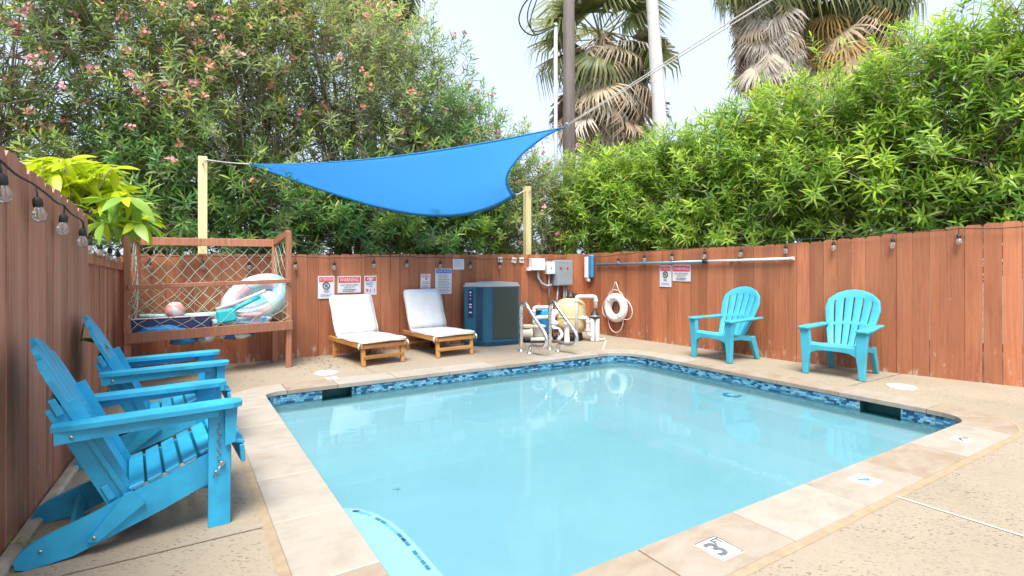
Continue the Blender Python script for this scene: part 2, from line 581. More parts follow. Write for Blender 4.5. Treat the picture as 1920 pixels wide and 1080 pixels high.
def place(name, me, parent=None, loc=(0, 0, 0), rot=(0, 0, 0), scale=None):
    o = bpy.data.objects.new(name, me)
    o.location = loc
    o.rotation_euler = rot
    if scale is not None:
        o.scale = scale if hasattr(scale, '__len__') else (scale,) * 3
    if parent is not None:
        o.parent = parent
    COL.objects.link(o)
    return o
def tag(o, label, cat, group=None, kind=None):
    if label: o['label'] = label
    if cat: o['category'] = cat
    if group: o['group'] = group
    if kind: o['kind'] = kind
    return o
def thing(name, label, cat, loc=(0, 0, 0), rz=0.0, group=None):
    o = bpy.data.objects.new(name, None)
    o.location = loc
    o.rotation_euler = (0, 0, rz)
    o.empty_display_size = 0.1
    COL.objects.link(o)
    return tag(o, label, cat, group)
def struct(o):
    o['kind'] = 'structure'
    return o
def copy_tree(o, parent=None):
    c = o.copy()
    COL.objects.link(c)
    c.parent = parent
    for ch in list(o.children):
        copy_tree(ch, c)
    return c

def gp(u, v, z=0.0):
    """point at height z seen at photo pixel (u, v)"""
    y = F * (CAMZ - z) / (v - HZ)
    return Vector(((u - CX) / F * y, y, z))
def dp(u, v, y):
    """point at depth y seen at photo pixel (u, v)"""
    return Vector(((u - CX) / F * y, y, CAMZ - (v - HZ) / F * y))

_txt = {}
def text_mesh(body, size, mat, align='CENTER', bold=0.0):
    k = (body, size, mat)
    if k in _txt:
        return _txt[k]
    cu = bpy.data.curves.new('lettering', 'FONT')
    cu.body = body
    cu.size = size
    cu.align_x = align
    cu.align_y = 'CENTER'
    cu.resolution_u = 3
    cu.offset = bold
    cu.fill_mode = 'FRONT'
    ob = bpy.data.objects.new('lettering', cu)
    COL.objects.link(ob)
    dg = bpy.context.evaluated_depsgraph_get()
    me = bpy.data.meshes.new_from_object(ob.evaluated_get(dg))
    bpy.data.objects.remove(ob)
    me.materials.clear()
    me.materials.append(M[mat])
    _txt[k] = me
    return me

# ------------------------------------------------------------------ pool geometry frame
PA = R(32.2)                                    # pool x axis runs to the right and away, y axis to the left and away
PO = Vector((-0.28, 1.73, 0))                   # near left inner corner
PBX = Vector((math.cos(PA), math.sin(PA), 0))
PAY = Vector((-math.sin(PA), math.cos(PA), 0))
PL, PW = 4.65, 3.90
def pw(x, y, z=0.0):
    return PO + PBX * x + PAY * y + Vector((0, 0, z))
def pl(p):
    d = Vector(p) - PO
    return d.dot(PBX), d.dot(PAY)

def rrect(x0, y0, x1, y1, rad, n=7, extra=None):
    """rounded rectangle, anticlockwise; rad: near-left, near-right, far-right, far-left"""
    out = []
    cs = [(x0, y0, 180, rad[0]), (x1, y0, 270, rad[1]), (x1, y1, 0, rad[2]), (x0, y1, 90, rad[3])]
    for i, (cx, cy, a0, r) in enumerate(cs):
        sx = 1 if i in (0, 3) else -1
        sy = 1 if i in (0, 1) else -1
        for k in range(n + 1):
            a = R(a0 + 90.0 * k / n)
            out.append((cx + sx * r + r * math.cos(a), cy + sy * r + r * math.sin(a)))
    return out
RAD = (0.10, 0.26, 0.42, 0.16)
def outline(d):
    """pool outline moved outward by d"""
    return rrect(-d, -d, PL + d, PW + d, [max(0.01, r + d) for r in RAD])

# ------------------------------------------------------------------ setting: ground, deck, pool
def sheet(name, outer, inner, z, mat, parent=None):
    bm = bmesh.new()
    edges = []
    for loop in ([outer] + ([inner] if inner else [])):
        vs = [bm.verts.new((p[0], p[1], z)) for p in loop]
        for i in range(len(vs)):
            edges.append(bm.edges.new((vs[i], vs[(i + 1) % len(vs)])))
    bmesh.ops.triangle_fill(bm, use_beauty=True, use_dissolve=False, edges=edges)
    for f in bm.faces:
        f.normal_update()
        if f.normal.z < 0:
            f.normal_flip()
    me = bpy.data.meshes.new(name)
    bm.to_mesh(me); bm.free()
    me.materials.append(M[mat])
    return place(name, me, parent)

hole = [pw(x, y) for x, y in outline(0.18)]
struct(sheet('ground', [(-600, -300), (600, -300), (600, 900), (-600, 900)], hole, -0.16, 'ground'))
deck_out = [(-0.95, -1.6), (7.6, -1.6), (7.05, 3.58), (5.12, 5.36), (3.62, 6.74), (1.36, 9.83), (-4.46, 5.95), (-3.05, 3.66), (-2.95, 3.66), (-1.25, 0.55)]
deck = struct(sheet('pool_deck', deck_out, [pw(x, y) for x, y in outline(0.345)], -0.004, 'deck'))

def ribbon(name, p0, p1, w, z, mat, parent):
    mb = MB()
    p0, p1 = Vector((p0[0], p0[1], 0)), Vector((p1[0], p1[1], 0))
    d = (p1 - p0).normalized()
    nrm = Vector((-d.y, d.x, 0)) * w / 2
    mb.add([p0 + nrm, p0 - nrm, p1 - nrm, p1 + nrm], [[0, 1, 2, 3]])
    return mb.build(name, mat, parent, (0, 0, z))
j0 = gp(1680, 930); j1 = gp(1920, 1005)
ribbon('deck_joint', j0, j0 + (j1 - j0) * 2.6, 0.012, 0.0, 'sealant', deck)
ribbon('deck_joint', gp(1130, 657), gp(1136, 638), 0.014, 0.0, 'sealant', deck)
ribbon('deck_joint', pw(-0.35, 1.07), pw(-1.15, 1.07), 0.010, 0.0, 'grout', deck)
ribbon('deck_joint', pw(1.2, PW + 0.35), pw(1.2, PW + 1.5), 0.010, 0.0, 'grout', deck)
ribbon('deck_joint', pw(PL + 0.35, 1.1), pw(PL + 1.6, 1.1), 0.010, 0.0, 'grout', deck)

pool = thing('swimming_pool', 'rectangular swimming pool with pale stone coping and a blue mosaic waterline', 'pool', PO, PA)
WATER_Z = -0.115

def on_edge(u, fixed, val):
    """pool coordinate along an edge (x = val or y = val) seen at photo column u, at deck height"""
    k = (u - CX) / F
    o = PO + (PBX * val if fixed == 'x' else PAY * val)
    d = PAY if fixed == 'x' else PBX
    return (k * o.y - o.x) / (d.x - k * d.y)
SK_BACK = sorted((on_edge(604, 'y', PW), on_edge(660, 'y', PW)))
SK_RIGHT = sorted((on_edge(1612, 'x', PL), on_edge(1689, 'x', PL)))

def wall_outline():
    """pool outline with the skimmer edges inserted; marks which spans are open"""
    o = outline(0.0)
    pts, opens = [], []
    n = len(o)
    for i in range(n):
        a, b = o[i], o[(i + 1) % n]
        pts.append(a)
        if abs(a[0] - PL) < 1e-4 and abs(b[0] - PL) < 1e-4 and abs(a[1] - b[1]) > 1:
            opens += [False, True]
            pts += [(PL, SK_RIGHT[0]), (PL, SK_RIGHT[1])]
        if abs(a[1] - PW) < 1e-4 and abs(b[1] - PW) < 1e-4 and abs(a[0] - b[0]) > 1:
            opens += [False, True]
            pts += [(SK_BACK[1], PW), (SK_BACK[0], PW)]
        opens.append(False)
    return pts, opens
WP, WO = wall_outline()
mb = MB()
nW = len(WP)
def inset(d):
    o = rrect(0, 0, PL - d, PW - d, [RAD[0], RAD[1], max(0.01, RAD[2] - d), RAD[3]]) if d > 0 else outline(0.0)
    res, j = [], 0
    for (x, y) in WP:
        if (x, y) in ((PL, SK_RIGHT[0]), (PL, SK_RIGHT[1])):
            res.append((PL - d, y))
        elif (x, y) in ((SK_BACK[0], PW), (SK_BACK[1], PW)):
            res.append((x, PW - d))
        else:
            res.append(o[j]); j += 1
    return res
rings = [(0.0, -0.020), (0.0, -0.155), (0.0, -0.215), (0.012, -0.232), (0.225, -0.245), (0.27, -0.262), (0.42, -0.40), (0.60, -0.53), (0.80, -0.61), (1.0, -0.645)]
for i in range(len(rings) - 1):
    ra = [(p[0], p[1], rings[i][1]) for p in inset(rings[i][0])]
    rb = [(p[0], p[1], rings[i + 1][1]) for p in inset(rings[i + 1][0])]
    for k in range(nW):
        if i == 0 and WO[k]:
            continue
        l = (k + 1) % nW
        mb.add([ra[k], ra[l], rb[l], rb[k]], [[0, 3, 2, 1]], 0, i > 2)
fl = [(p[0], p[1], rings[-1][1]) for p in inset(rings[-1][0])]
mb.add(fl, [list(range(nW))], 0, False)
# skimmer throats behind the wall openings
for ax in ('x', 'y'):
    s0, s1 = SK_RIGHT if ax == 'x' else SK_BACK
    q = []
    for dep in (0.0, 0.13):
        for (s, z) in ((s0, -0.020), (s1, -0.020), (s1, -0.155), (s0, -0.155)):
            q.append((PL + dep, s, z) if ax == 'x' else (s, PW + dep, z))
    mb.add(q, [[0, 1, 5, 4], [1, 2, 6, 5], [2, 3, 7, 6], [3, 0, 4, 7], [4, 5, 6, 7]], 1)
mb.build('shell', ['plaster', 'throat'], pool)

# step along the near left wall, with a mosaic line on its nose
st = [(0.002, 0.03), (0.36, 0.03), (0.36, 0.95), (0.355, 1.12), (0.335, 1.28), (0.295, 1.42), (0.23, 1.53), (0.14, 1.60), (0.05, 1.63), (0.002, 1.635)]
mb = MB(); mb.prism(st, -0.60, -0.235)
step = mb.build('step', 'stepplaster', pool)
tm = []
for k in range(2):
    b_ = MB(); b_.box((0, 0, 0), (0.040, 0.017, 0.006), None, 0.001); tm.append(b_.mesh('tile', 'tile%d' % k))
for k in range(2, 4):
    b_ = MB(); b_.box((0, 0, 0), (0.040, 0.017, 0.006), None, 0.001); tm.append(b_.mesh('tile', 'tile%d' % k))
path = st[1:]
acc, run = 0.0, []
for i in range(len(path) - 1):
    a, b = Vector(path[i]), Vector(path[i + 1])
    L_ = (b - a).length
    while acc < L_:
        c_ = a + (b - a) * (acc / L_)
        d_ = (b - a).normalized()
        nn = Vector((-d_.y, d_.x))
        run.append((c_ + nn * 0.035, math.atan2(d_.y, d_.x)))
        acc += 0.051
    acc -= L_
for c_, an in run:
    if random.random() < 0.28:
        continue
    place('tile', random.choice([tm[0], tm[1], tm[2], tm[3]]), step, (c_.x, c_.y, -0.234), (0, 0, an))

# waterline mosaic: real little tiles; the largest ones in view are objects of their own, the rest one joined part
rows, th, tlen, gap = 5, 0.0215, 0.042, 0.003
tiles = []
for r_ in range(rows):
    zc = -0.024 - (r_ + 0.5) * th
    s_off = (r_ % 2) * 0.026
    for i in range(nW):
        if WO[i]:
            continue
        a, b = Vector(WP[i]), Vector(WP[(i + 1) % nW])
        L_ = (b - a).length
        if L_ < 1e-4:
            continue
        d_ = (b - a) / L_
        n_ = max(1, int(round(L_ / (tlen + gap))))
        for k in range(n_):
            c_ = a + d_ * (L_ * (k + 0.5) / n_ + (s_off if n_ > 3 and k < n_ - 1 else 0))
            tiles.append((c_.x, c_.y, zc, math.atan2(d_.y, d_.x), L_ / n_ - gap))
def tile_px(tl):
    p = pw(tl[0], tl[1])
    vis = tl[0] > PL * 0.55 or tl[1] > PW * 0.55
    front = (math.cos(tl[3] + PA + math.pi / 2) * p.x + math.sin(tl[3] + PA + math.pi / 2) * p.y) < 0
    return -(tl[4] / p.length if front and vis else 0.0)
tiles.sort(key=tile_px)
tmesh = {}
def tile_kind():
    return random.choices([0, 1, 2, 3], [0.24, 0.20, 0.32, 0.24])[0]
rest = MB()
for i, (x, y, z, an, ln) in enumerate(tiles):
    k = tile_kind()
    if i < 300:
        key = (k, round(ln, 3))
        if key not in tmesh:
            b_ = MB(); b_.box((0, 0, 0), (ln, 0.008, th - gap), None, 0.0012); tmesh[key] = b_.mesh('tile', 'tile%d' % k)
        place('tile', tmesh[key], pool, (x - math.sin(an) * 0.002, y + math.cos(an) * 0.002, z), (0, 0, an))
    else:
        rest.box((x - math.sin(an) * 0.002, y + math.cos(an) * 0.002, z), (ln, 0.008, th - gap), Matrix.Rotation(an, 3, 'Z'), 0.0, k)
o = rest.build('waterline_mosaic', ['tile0', 'tile1', 'tile2', 'tile3'], pool)
o['kind'] = 'stuff'

# coping stones
CW = 0.305
def stone(poly):
    x0 = sum(p[0] for p in poly) / len(poly); y0 = sum(p[1] for p in poly) / len(poly)
    ins = []
    n = len(poly)
    for i, p in enumerate(poly):            # slightly eased top edge
        dx, dy = x0 - p[0], y0 - p[1]
        l_ = math.hypot(dx, dy)
        ins.append((p[0] + dx / l_ * 0.005 - x0, p[1] + dy / l_ * 0.005 - y0))
    lo = [(p[0] - x0, p[1] - y0) for p in poly]
    mb = MB()
    vs = [(p[0], p[1], -0.040) for p in lo] + [(p[0], p[1], -0.004) for p in lo] + [(p[0], p[1], 0.0) for p in ins]
    fs = [list(range(n))[::-1], list(range(2 * n, 3 * n))]
    for k in range(2):
        for i in range(n):
            j = (i + 1) % n
            fs.append([k * n + i, k * n + j, (k + 1) * n + j, (k + 1) * n + i])
    mb.add(vs, fs)
    mb.build('coping_stone', 'travertine', pool, (x0, y0, 0.001 + random.uniform(-0.001, 0.001)))
OV = 0.014
def joints(lo, hi, marks):
    m_ = [lo] + [q for q in marks if lo + 0.12 < q < hi - 0.12] + [hi]
    return list(zip(m_[:-1], m_[1:]))
G = 0.0038
rNL, rNR, rFR, rFL = [r + 0.06 for r in RAD]
for a, b in joints(rNL, PL - rNR, [0.33, 0.968, 1.603, 2.247, 2.89, 3.53, 4.10]):
    stone([(a + G, -CW), (b - G, -CW), (b - G, OV), (a + G, OV)])
for a, b in joints(rFL, PL - rFR, [0.7 + 0.62 * k for k in range(8)]):
    stone([(a + G, PW - OV), (b - G, PW - OV), (b - G, PW + CW), (a + G, PW + CW)])
for a, b in joints(rNL, PW - rFL, [0.5, 1.075, 1.656, 2.20, 2.78, 3.36]):
    stone([(-CW, a + G), (OV, a + G), (OV, b - G), (-CW, b - G)])
for a, b in joints(rNR, PW - rFR, [0.62 * k + 0.4 for k in range(8)]):
    stone([(PL - OV, a + G), (PL + CW, a + G), (PL + CW, b - G), (PL - OV, b - G)])
oi_, oo_ = outline(-OV), outline(CW)
def corner(i0, rr, sx, sy, cx, cy, split):
    """corner stones follow the arc; cx, cy the sharp corner, sx, sy pointing into the pool"""
    inn, out = oi_[i0:i0 + 8], oo_[i0:i0 + 8]
    e = rr - G
    P0 = {0: [(cx - CW, cy + e), (cx + OV, cy + e)], 1: [(cx - e, cy - CW), (cx - e, cy + OV)],
          2: [(cx + CW, cy - e), (cx - OV, cy - e)], 3: [(cx + e, cy + CW), (cx + e, cy - OV)]}[i0 // 8]
    P1 = {0: [(cx + e, cy - CW), (cx + e, cy + OV)], 1: [(cx + CW, cy + e), (cx - OV, cy + e)],
          2: [(cx - e, cy + CW), (cx - e, cy - OV)], 3: [(cx - CW, cy - e), (cx + OV, cy - e)]}[i0 // 8]
    inn = [P0[1]] + inn + [P1[1]]
    out = [P0[0]] + out + [P1[0]]
    cuts = [0] + [int(round(len(inn) * (k + 1) / split)) for k in range(split - 1)] + [len(inn) - 1]
    for a, b in zip(cuts[:-1], cuts[1:]):
        ii, oo = inn[a:b + 1], out[a:b + 1]
        if a > 0:      # open a joint
            ii = [((ii[0][0] * 0.96 + ii[1][0] * 0.04), (ii[0][1] * 0.96 + ii[1][1] * 0.04))] + ii[1:]
            oo = [((oo[0][0] * 0.97 + oo[1][0] * 0.03), (oo[0][1] * 0.97 + oo[1][1] * 0.03))] + oo[1:]
        stone(oo + ii[::-1])
corner(0, rNL, 1, 1, 0, 0, 1)
corner(8, rNR, -1, 1, PL, 0, 2)
corner(16, rFR, -1, -1, PL, PW, 3)
corner(24, rFL, 1, -1, 0, PW, 1)
def ring_part(name, d0, d1, z, mat):
    a, b = outline(d0), outline(d1)
    mb = MB()
    n = len(a)
    for i in range(n):
        j = (i + 1) % n
        mb.add([(a[i][0], a[i][1], z), (a[j][0], a[j][1], z), (b[j][0], b[j][1], z), (b[i][0], b[i][1], z)], [[3, 2, 1, 0]])
    return mb.build(name, mat, pool)
ring_part('mortar_bed', 0.0, 0.31, -0.010, 'grout')
ring_part('expansion_joint', CW + 0.001, 0.350, -0.0025, 'mastic')

# skimmer lids, depth markers set into the coping, drain
def disc(name, mat, parent, loc, r, h, n=32):
    mb = MB(); mb.lathe([(r, -h / 2), (r, h / 2 - 0.003), (r - 0.004, h / 2)], n)
    return mb.build(name, mat, parent, loc)
def pfrom(u, v):
    return pl(gp(u, v))
x_, y_ = pfrom(1690, 725); lid = disc('skimmer_lid', 'whiteplastic', pool, (x_, y_, 0.001), 0.125, 0.014)
disc('lid_ring', 'sealant', lid, (0, 0, 0.001), 0.10, 0.014)
x_, y_ = pfrom(612, 699); lid = disc('skimmer_lid', 'whiteplastic', pool, (x_, y_, 0.001), 0.125, 0.014)
disc('lid_ring', 'sealant', lid, (0, 0, 0.001), 0.10, 0.014)

def marker(u, v, w, h, rot):
    x, y = pfrom(u, v)
    mb = MB(); mb.box((0, 0, 0), (w, h, 0.006), None, 0.001)
    return mb.build('depth_marker', 'signwhite', pool, (x, y, 0.0005), (0, 0, rot))
def flat(parent, me, x, y, name='lettering', rot=0.0, z=0.0042):
    return place(name, me, parent, (x, y, z), (0, 0, rot))
def frame_lines(parent, w, h, t_, mat, z=0.0040):
    mb = MB()
    for (cx, cy, sx, sy) in ((0, h / 2, w, t_), (0, -h / 2, w, t_), (-w / 2, 0, t_, h - t_), (w / 2, 0, t_, h - t_)):
        mb.box((cx, cy, z), (sx, sy, 0.0008), None, 0)
    mb.build('border', mat, parent)
m3 = marker(1348, 1028.5, 0.136, 0.148, 0)
frame_lines(m3, 0.130, 0.142, 0.0025, 'inkblack')
t3 = text_mesh('3', 0.135, 'inkgrey', bold=0.0045); flat(m3, t3, -0.018, -0.006).scale = (1.05, 1.0, 1)
flat(m3, text_mesh('FT', 0.052, 'inkgrey', bold=0.0022), 0.038, 0.038)
m4 = marker(1622, 901, 0.135, 0.125, 0)
mb = MB()
mb.tube([(-0.034, 0.022, 0.0045), (-0.018, 0.005, 0.0045), (0.004, -0.006, 0.0045), (0.020, -0.02, 0.0045)], [0.004, 0.007, 0.008, 0.003], 6)
mb.tube([(0.0, 0.004, 0.0045), (0.018, 0.012, 0.0045)], [0.006, 0.003], 6)
mb.tube([(-0.002, -0.016, 0.0045), (0.012, -0.002, 0.0045), (0.03, 0.0, 0.0045)], [0.003, 0.005, 0.003], 6)
mb.build('diver_symbol', 'inkblue', m4)
m5 = marker(1803, 824, 0.12, 0.10, 0)
mb = MB()
mb.tube([(-0.045 + 0.09 * k / 8, -0.020 + 0.030 * math.sin(math.pi * k / 8), 0.0042) for k in range(9)], 0.006, 6)
mb.build('worn_numeral', 'inkgrey', m5)
m6 = marker(622, 709, 0.12, 0.11, 0)
mb = MB(); mb.tube([(-0.02, 0.02, 0.0042), (0.0, 0.0, 0.0042), (0.03, -0.02, 0.0042)], 0.005, 6)
mb.build('worn_numeral', 'inkblue', m6)
dx, dy = pl(gp(1377, 741, -0.245))
mb = MB(); mb.lathe([(0.10, 0), (0.105, 0.006), (0.095, 0.012), (0.06, 0.012), (0.055, 0.004), (0.0, 0.004)], 28)
mb.build('drain_cover', 'tile1', pool, (min(dx, PL - 0.10), dy, -0.246))

wt = [pw(x, y, WATER_Z) for x, y in outline(0.004)]
mb = MB(); mb.add(wt, [list(range(len(wt)))])
struct(mb.build('water', 'water'))

# ------------------------------------------------------------------ fences
BF = [(-4.36, 5.93), (1.33, 9.727)]
RF = [(1.33, 9.727), (3.56, 6.66), (5.06, 5.29), (6.9, 3.61)]
LF1 = [(-1.32, 0.76), (-2.134, 2.235), (-2.92, 3.66)]
LF2 = [(-3.00, 3.64), (-4.36, 5.93)]

def on_fence(pts, u, off=0.0):
    k = (u - CX) / F
    best = None
    for i in range(len(pts) - 1):
        p0, p1 = Vector(pts[i]), Vector(pts[i + 1])
        d = (p1 - p0); L_ = d.length; d = d / L_
        nrm = Vector((d.y, -d.x))
        q = p0 + nrm * off
        den = d.x - k * d.y
        if abs(den) < 1e-6: continue
        t_ = (k * q.y - q.x) / den
        e = max(0, -t_, t_ - L_)
        pt = q + d * t_
        if pt.y > 0.1 and (best is None or e < best[0]):
            best = (e, pt, math.atan2(d.y, d.x))
    return best[1], best[2]

def plank_mesh(w, H, th, ear, mat):
    mb = MB()
    o = [(-w / 2, -H), (w / 2, -H), (w / 2, -ear), (w / 2 - ear * 0.5, -ear * 0.35), (w / 2 - ear, 0), (-w / 2 + ear, 0), (-w / 2 + ear * 0.5, -ear * 0.35), (-w / 2, -ear)]
    m = Matrix(((1, 0, 0), (0, 0, -1), (0, 1, 0)))       # outline in x-z, thickness along y
    mb.prism(o, -th / 2, th / 2, m.to_4x4())
    return mb.mesh('plank', mat)

def fence(label, pts, tops, mat, pitch=0.142, jit=0.008, cap=None):
    P = [Vector(p) for p in pts]
    root = thing('wooden_fence', label, 'fence', (P[0].x, P[0].y, 0))
    variants = [plank_mesh(w, 2.0, 0.019, e, mat) for w, e in ((pitch - 0.002, 0.022), (pitch - 0.003, 0.026), (pitch - 0.005, 0.022))]
    posts = MB()
    for i in range(len(P) - 1):
        d = P[i + 1] - P[i]; L_ = d.length; d = d / L_
        nrm = Vector((d.y, -d.x))
        an = math.atan2(d.y, d.x)
        n = max(1, int(round(L_ / pitch)))
        for k in range(n):
            s = (k + 0.5) / n
            c = P[i] + d * (s * L_) + nrm * random.uniform(-0.004, 0.004)
            zt = tops[i] + (tops[i + 1] - tops[i]) * s + random.uniform(-jit, jit)
            pk = place('plank', random.choice(variants), root, (c.x - P[0].x, c.y - P[0].y, zt), (0, random.uniform(-0.004, 0.004), an))
            pk.scale.x = (L_ / n) / pitch
        for zf in (0.22, 0.82):
            mb = MB()
            a = P[i] - nrm * 0.032 - P[0]; b = P[i + 1] - nrm * 0.032 - P[0]
            mb.beam((a.x, a.y, tops[i] * zf), (b.x, b.y, tops[i + 1] * zf), 0.04, 0.085)
            mb.build('rail', mat, root)
        np_ = max(1, int(round(L_ / 2.2)))
        for k in range(np_):
            c = P[i] + d * (L_ * (k + 0.5) / np_) - nrm * 0.10 - P[0]
            mb = MB(); mb.box((c.x, c.y, tops[i] / 2 - 0.15), (0.09, 0.09, tops[i] + 0.1), Matrix.Rotation(an, 3, 'Z'))
            mb.build('fence_post', mat, root)
        if cap:
            mb = MB()
            a = P[i] + nrm * 0.022 - P[0]; b = P[i + 1] + nrm * 0.022 - P[0]
            mb.beam((a.x, a.y, tops[i] - 0.05), (b.x, b.y, tops[i + 1] - 0.05), 0.022, 0.095)
            mb.build('cap_rail', mat, root)
    return root
f_back = fence('long red-brown plank fence behind the loungers and the net cage', BF, [1.325, 1.405], 'fence')
f_right = fence('red-brown plank fence behind the two turquoise plastic chairs, under the bright green hedge', RF, [1.415, 1.476, 1.65, 1.81], 'fence', jit=0.007)
f_left = fence('tall weathered plank fence at the left, beside the blue wooden chairs', LF1, [1.80, 1.69, 1.545], 'fence_old', jit=0.006)
f_low = fence('lower weathered fence with a cap rail, beyond the tall left fence', LF2, [1.325, 1.245], 'fence_old', cap=True, jit=0.003)

mb = MB()
cp = [Vector((p[0], p[1], 0)) for p in LF1]
for i in range(2):
    d = (cp[i + 1] - cp[i]).normalized(); nrm = Vector((d.y, -d.x, 0))
    mb.beam(cp[i] + nrm * 0.045 + Vector((0, 0, 0.0)), cp[i + 1] + nrm * 0.045 + Vector((0, 0, 0.0)), 0.062, 0.06, bev=0.012)
struct(mb.build('curb', 'curbconcrete'))

# ------------------------------------------------------------------ blue wooden reclining deck chairs
def slat_outline(w, L_, slope):
    """back slat in x(width)-y(length); slope: how far each top corner drops"""
    return [(-w / 2, 0), (w / 2, 0), (w / 2, L_ - slope[1]), (w / 4, L_ - slope[1] * 0.35 - slope[0] * 0.1), (0, L_ - (slope[0] + slope[1]) * 0.22), (-w / 4, L_ - slope[0] * 0.35 - slope[1] * 0.1), (-w / 2, L_ - slope[0])]

def rail_outline():
    """side rail seen from the side (x, z): rounded foot at the back, straight to the front"""
    o = []
    for k in range(9):
        a = R(-115 + 230 * k / 8)
        o.append((-0.715 - 0.062 * math.cos(a) * 1.0, 0.064 - 0.062 * math.sin(a)))
    # from lower foot along the bottom edge to the front and back along the top
    lower = [(-0.69, 0.002), (-0.60, 0.012), (-0.30, 0.118), (-0.02, 0.235)]
    upper = [(-0.02, 0.352), (-0.10, 0.338), (-0.28, 0.262), (-0.42, 0.215), (-0.52, 0.172), (-0.66, 0.122)]
    foot = [(-0.725, 0.098), (-0.765, 0.070), (-0.782, 0.038), (-0.772, 0.010), (-0.745, 0.0)]
    return lower + upper + foot

XZ = Matrix(((1, 0, 0), (0, 0, -1), (0, 1, 0))).to_4x4()      # (x, y, z) -> (x, -z, y): outline x-z, extrude along -y
def build_deck_chair():
    root = thing('deck_chair', '', 'chair')
    P_ = 'bluepaint'
    for s in (-1, 1):
        mb = MB(); mb.prism(rail_outline(), -0.0125, 0.0125, XZ)
        rl = mb.build('side_rail', P_, root, (0, s * 0.235, 0))
        for (bx, bz) in ((-0.70, 0.062), (-0.40, 0.185), (-0.425, 0.160), (-0.375, 0.178)):
            bm_ = MB(); bm_.lathe([(0.008, 0), (0.007, 0.004), (0.002, 0.005)], 10, Matrix.Rotation(R(90 if s < 0 else -90), 4, 'X'))
            bm_.build('bolt', 'zinc', rl, (bx, s * 0.0125, bz))
        mb = MB(); mb.prism([(-0.118, 0), (-0.028, 0), (-0.026, 0.545), (-0.116, 0.545)], -0.0125, 0.0125, XZ)
        lg = mb.build('leg', P_, root, (0, s * 0.2625, 0))
        for (bx, bz) in ((-0.055, 0.29), (-0.085, 0.25)):
            bm_ = MB(); bm_.lathe([(0.009, 0), (0.008, 0.004), (0.002, 0.005)], 10, Matrix.Rotation(R(90 if s < 0 else -90), 4, 'X'))
            bm_.build('bolt', 'zinc', lg, (bx, s * 0.0125, bz))
        # gusset under the arm, outside the leg
        mb = MB(); mb.prism([(-0.052, 0.37), (-0.010, 0.385), (0.0, 0.545), (-0.052, 0.545)], -0.011, 0.011, XZ)
        mb.build('arm_bracket', P_, root, (0, s * 0.288, 0))
        # arm: wide board with an apron beneath
        mb = MB()
        ao = [(-0.665, -0.040), (-0.60, -0.052), (-0.18, -0.066), (-0.02, -0.066), (0.012, -0.050), (0.022, -0.02), (0.022, 0.02), (0.012, 0.050), (-0.02, 0.066), (-0.18, 0.066), (-0.60, 0.045), (-0.665, 0.034)]
        mb.prism(ao, 0.0, 0.021)
        arm = mb.build('arm', P_, root, (0, s * 0.262, 0.548), (0, R(-0.6), 0))
        mb = MB(); mb.prism([(-0.655, -0.050), (-0.08, -0.034), (-0.08, 0.0), (-0.655, 0.0)], -0.010, 0.010, XZ)
        mb.build('arm_apron', P_, arm, (0, s * 0.030, -0.001))
        bm_ = MB(); bm_.lathe([(0.008, 0), (0.007, 0.004), (0.002, 0.005)], 10, Matrix.Rotation(R(90 if s < 0 else -90), 4, 'X'))
        bm_.build('bolt', 'zinc', arm, (-0.60, s * 0.041, -0.028))
        # raked back post that carries the arm and the back
        mb = MB(); mb.prism([(-0.475, 0.155), (-0.385, 0.200), (-0.585, 0.655), (-0.69, 0.610)], -0.012, 0.012, XZ)
        mb.build('back_post', P_, root, (0, s * 0.205, 0))
        # folding stay beside the rail
        mb = MB(); mb.prism([(-0.555, 0.060), (-0.515, 0.055), (-0.355, 0.175), (-0.40, 0.235), (-0.43, 0.225)], -0.009, 0.009, XZ)
        sy = mb.build('folding_stay', P_, root, (0, s * 0.258, 0))
        bm_ = MB(); bm_.lathe([(0.008, 0), (0.007, 0.004), (0.002, 0.005)], 10, Matrix.Rotation(R(90 if s < 0 else -90), 4, 'X'))
        bm_.build('bolt', 'zinc', sy, (-0.53, s * 0.009, 0.075))
    # back rails across, behind the slats
    for (x, z, hh) in ((-0.655, 0.622, 0.075), (-0.485, 0.235, 0.07)):
        mb = MB(); mb.box((0, 0, 0), (0.028, 0.455, hh), None, 0.004)
        mb.build('back_rail', P_, root, (x, 0, z), (0, R(-24), 0))
    # five back slats with an arched top
    lean = R(26)
    for i, (w, L_, sl) in enumerate(((0.082, 0.70, (0.10, 0.012)), (0.088, 0.755, (0.045, 0.012)), (0.088, 0.775, (0.008, 0.008)), (0.088, 0.755, (0.012, 0.045)), (0.082, 0.70, (0.012, 0.10)))):
        o = slat_outline(w, L_, sl)
        mb = MB(); mb.prism(o, -0.010, 0.010)
        mb.build('back_slat', P_, root, (-0.412, (i - 2) * 0.0925, 0.195), (Matrix.Rotation(-lean, 3, 'Y') @ Matrix(((0, 0, 1), (1, 0, 0), (0, 1, 0)))).to_euler())
    # contoured seat slats
    seat = [(-0.385, 0.232), (-0.318, 0.252), (-0.252, 0.278), (-0.186, 0.307), (-0.120, 0.335), (-0.056, 0.357), (0.004, 0.362)]
    for i, (x, z) in enumerate(seat):
        x2, z2 = seat[i + 1] if i < 6 else (0.07, 0.345)
        a = math.atan2(z2 - z, x2 - x)
        wd = 0.465 if i not in (5,) else 0.465
        mb = MB(); mb.box((0, 0, 0), (0.059, wd if i < 6 else 0.56, 0.018), None, 0.004)
        mb.build('seat_slat', P_, root, (x, 0, z + 0.011 + (0.004 if i == 6 else 0)), (0, -a, 0))
    mb = MB(); mb.box((0, 0, 0), (0.020, 0.56, 0.085), None, 0.004)
    mb.build('front_apron', P_, root, (0.024, 0, 0.318), (0, R(-6), 0))
    mb = MB(); mb.box((0, 0, 0), (0.022, 0.44, 0.06), None, 0.004)
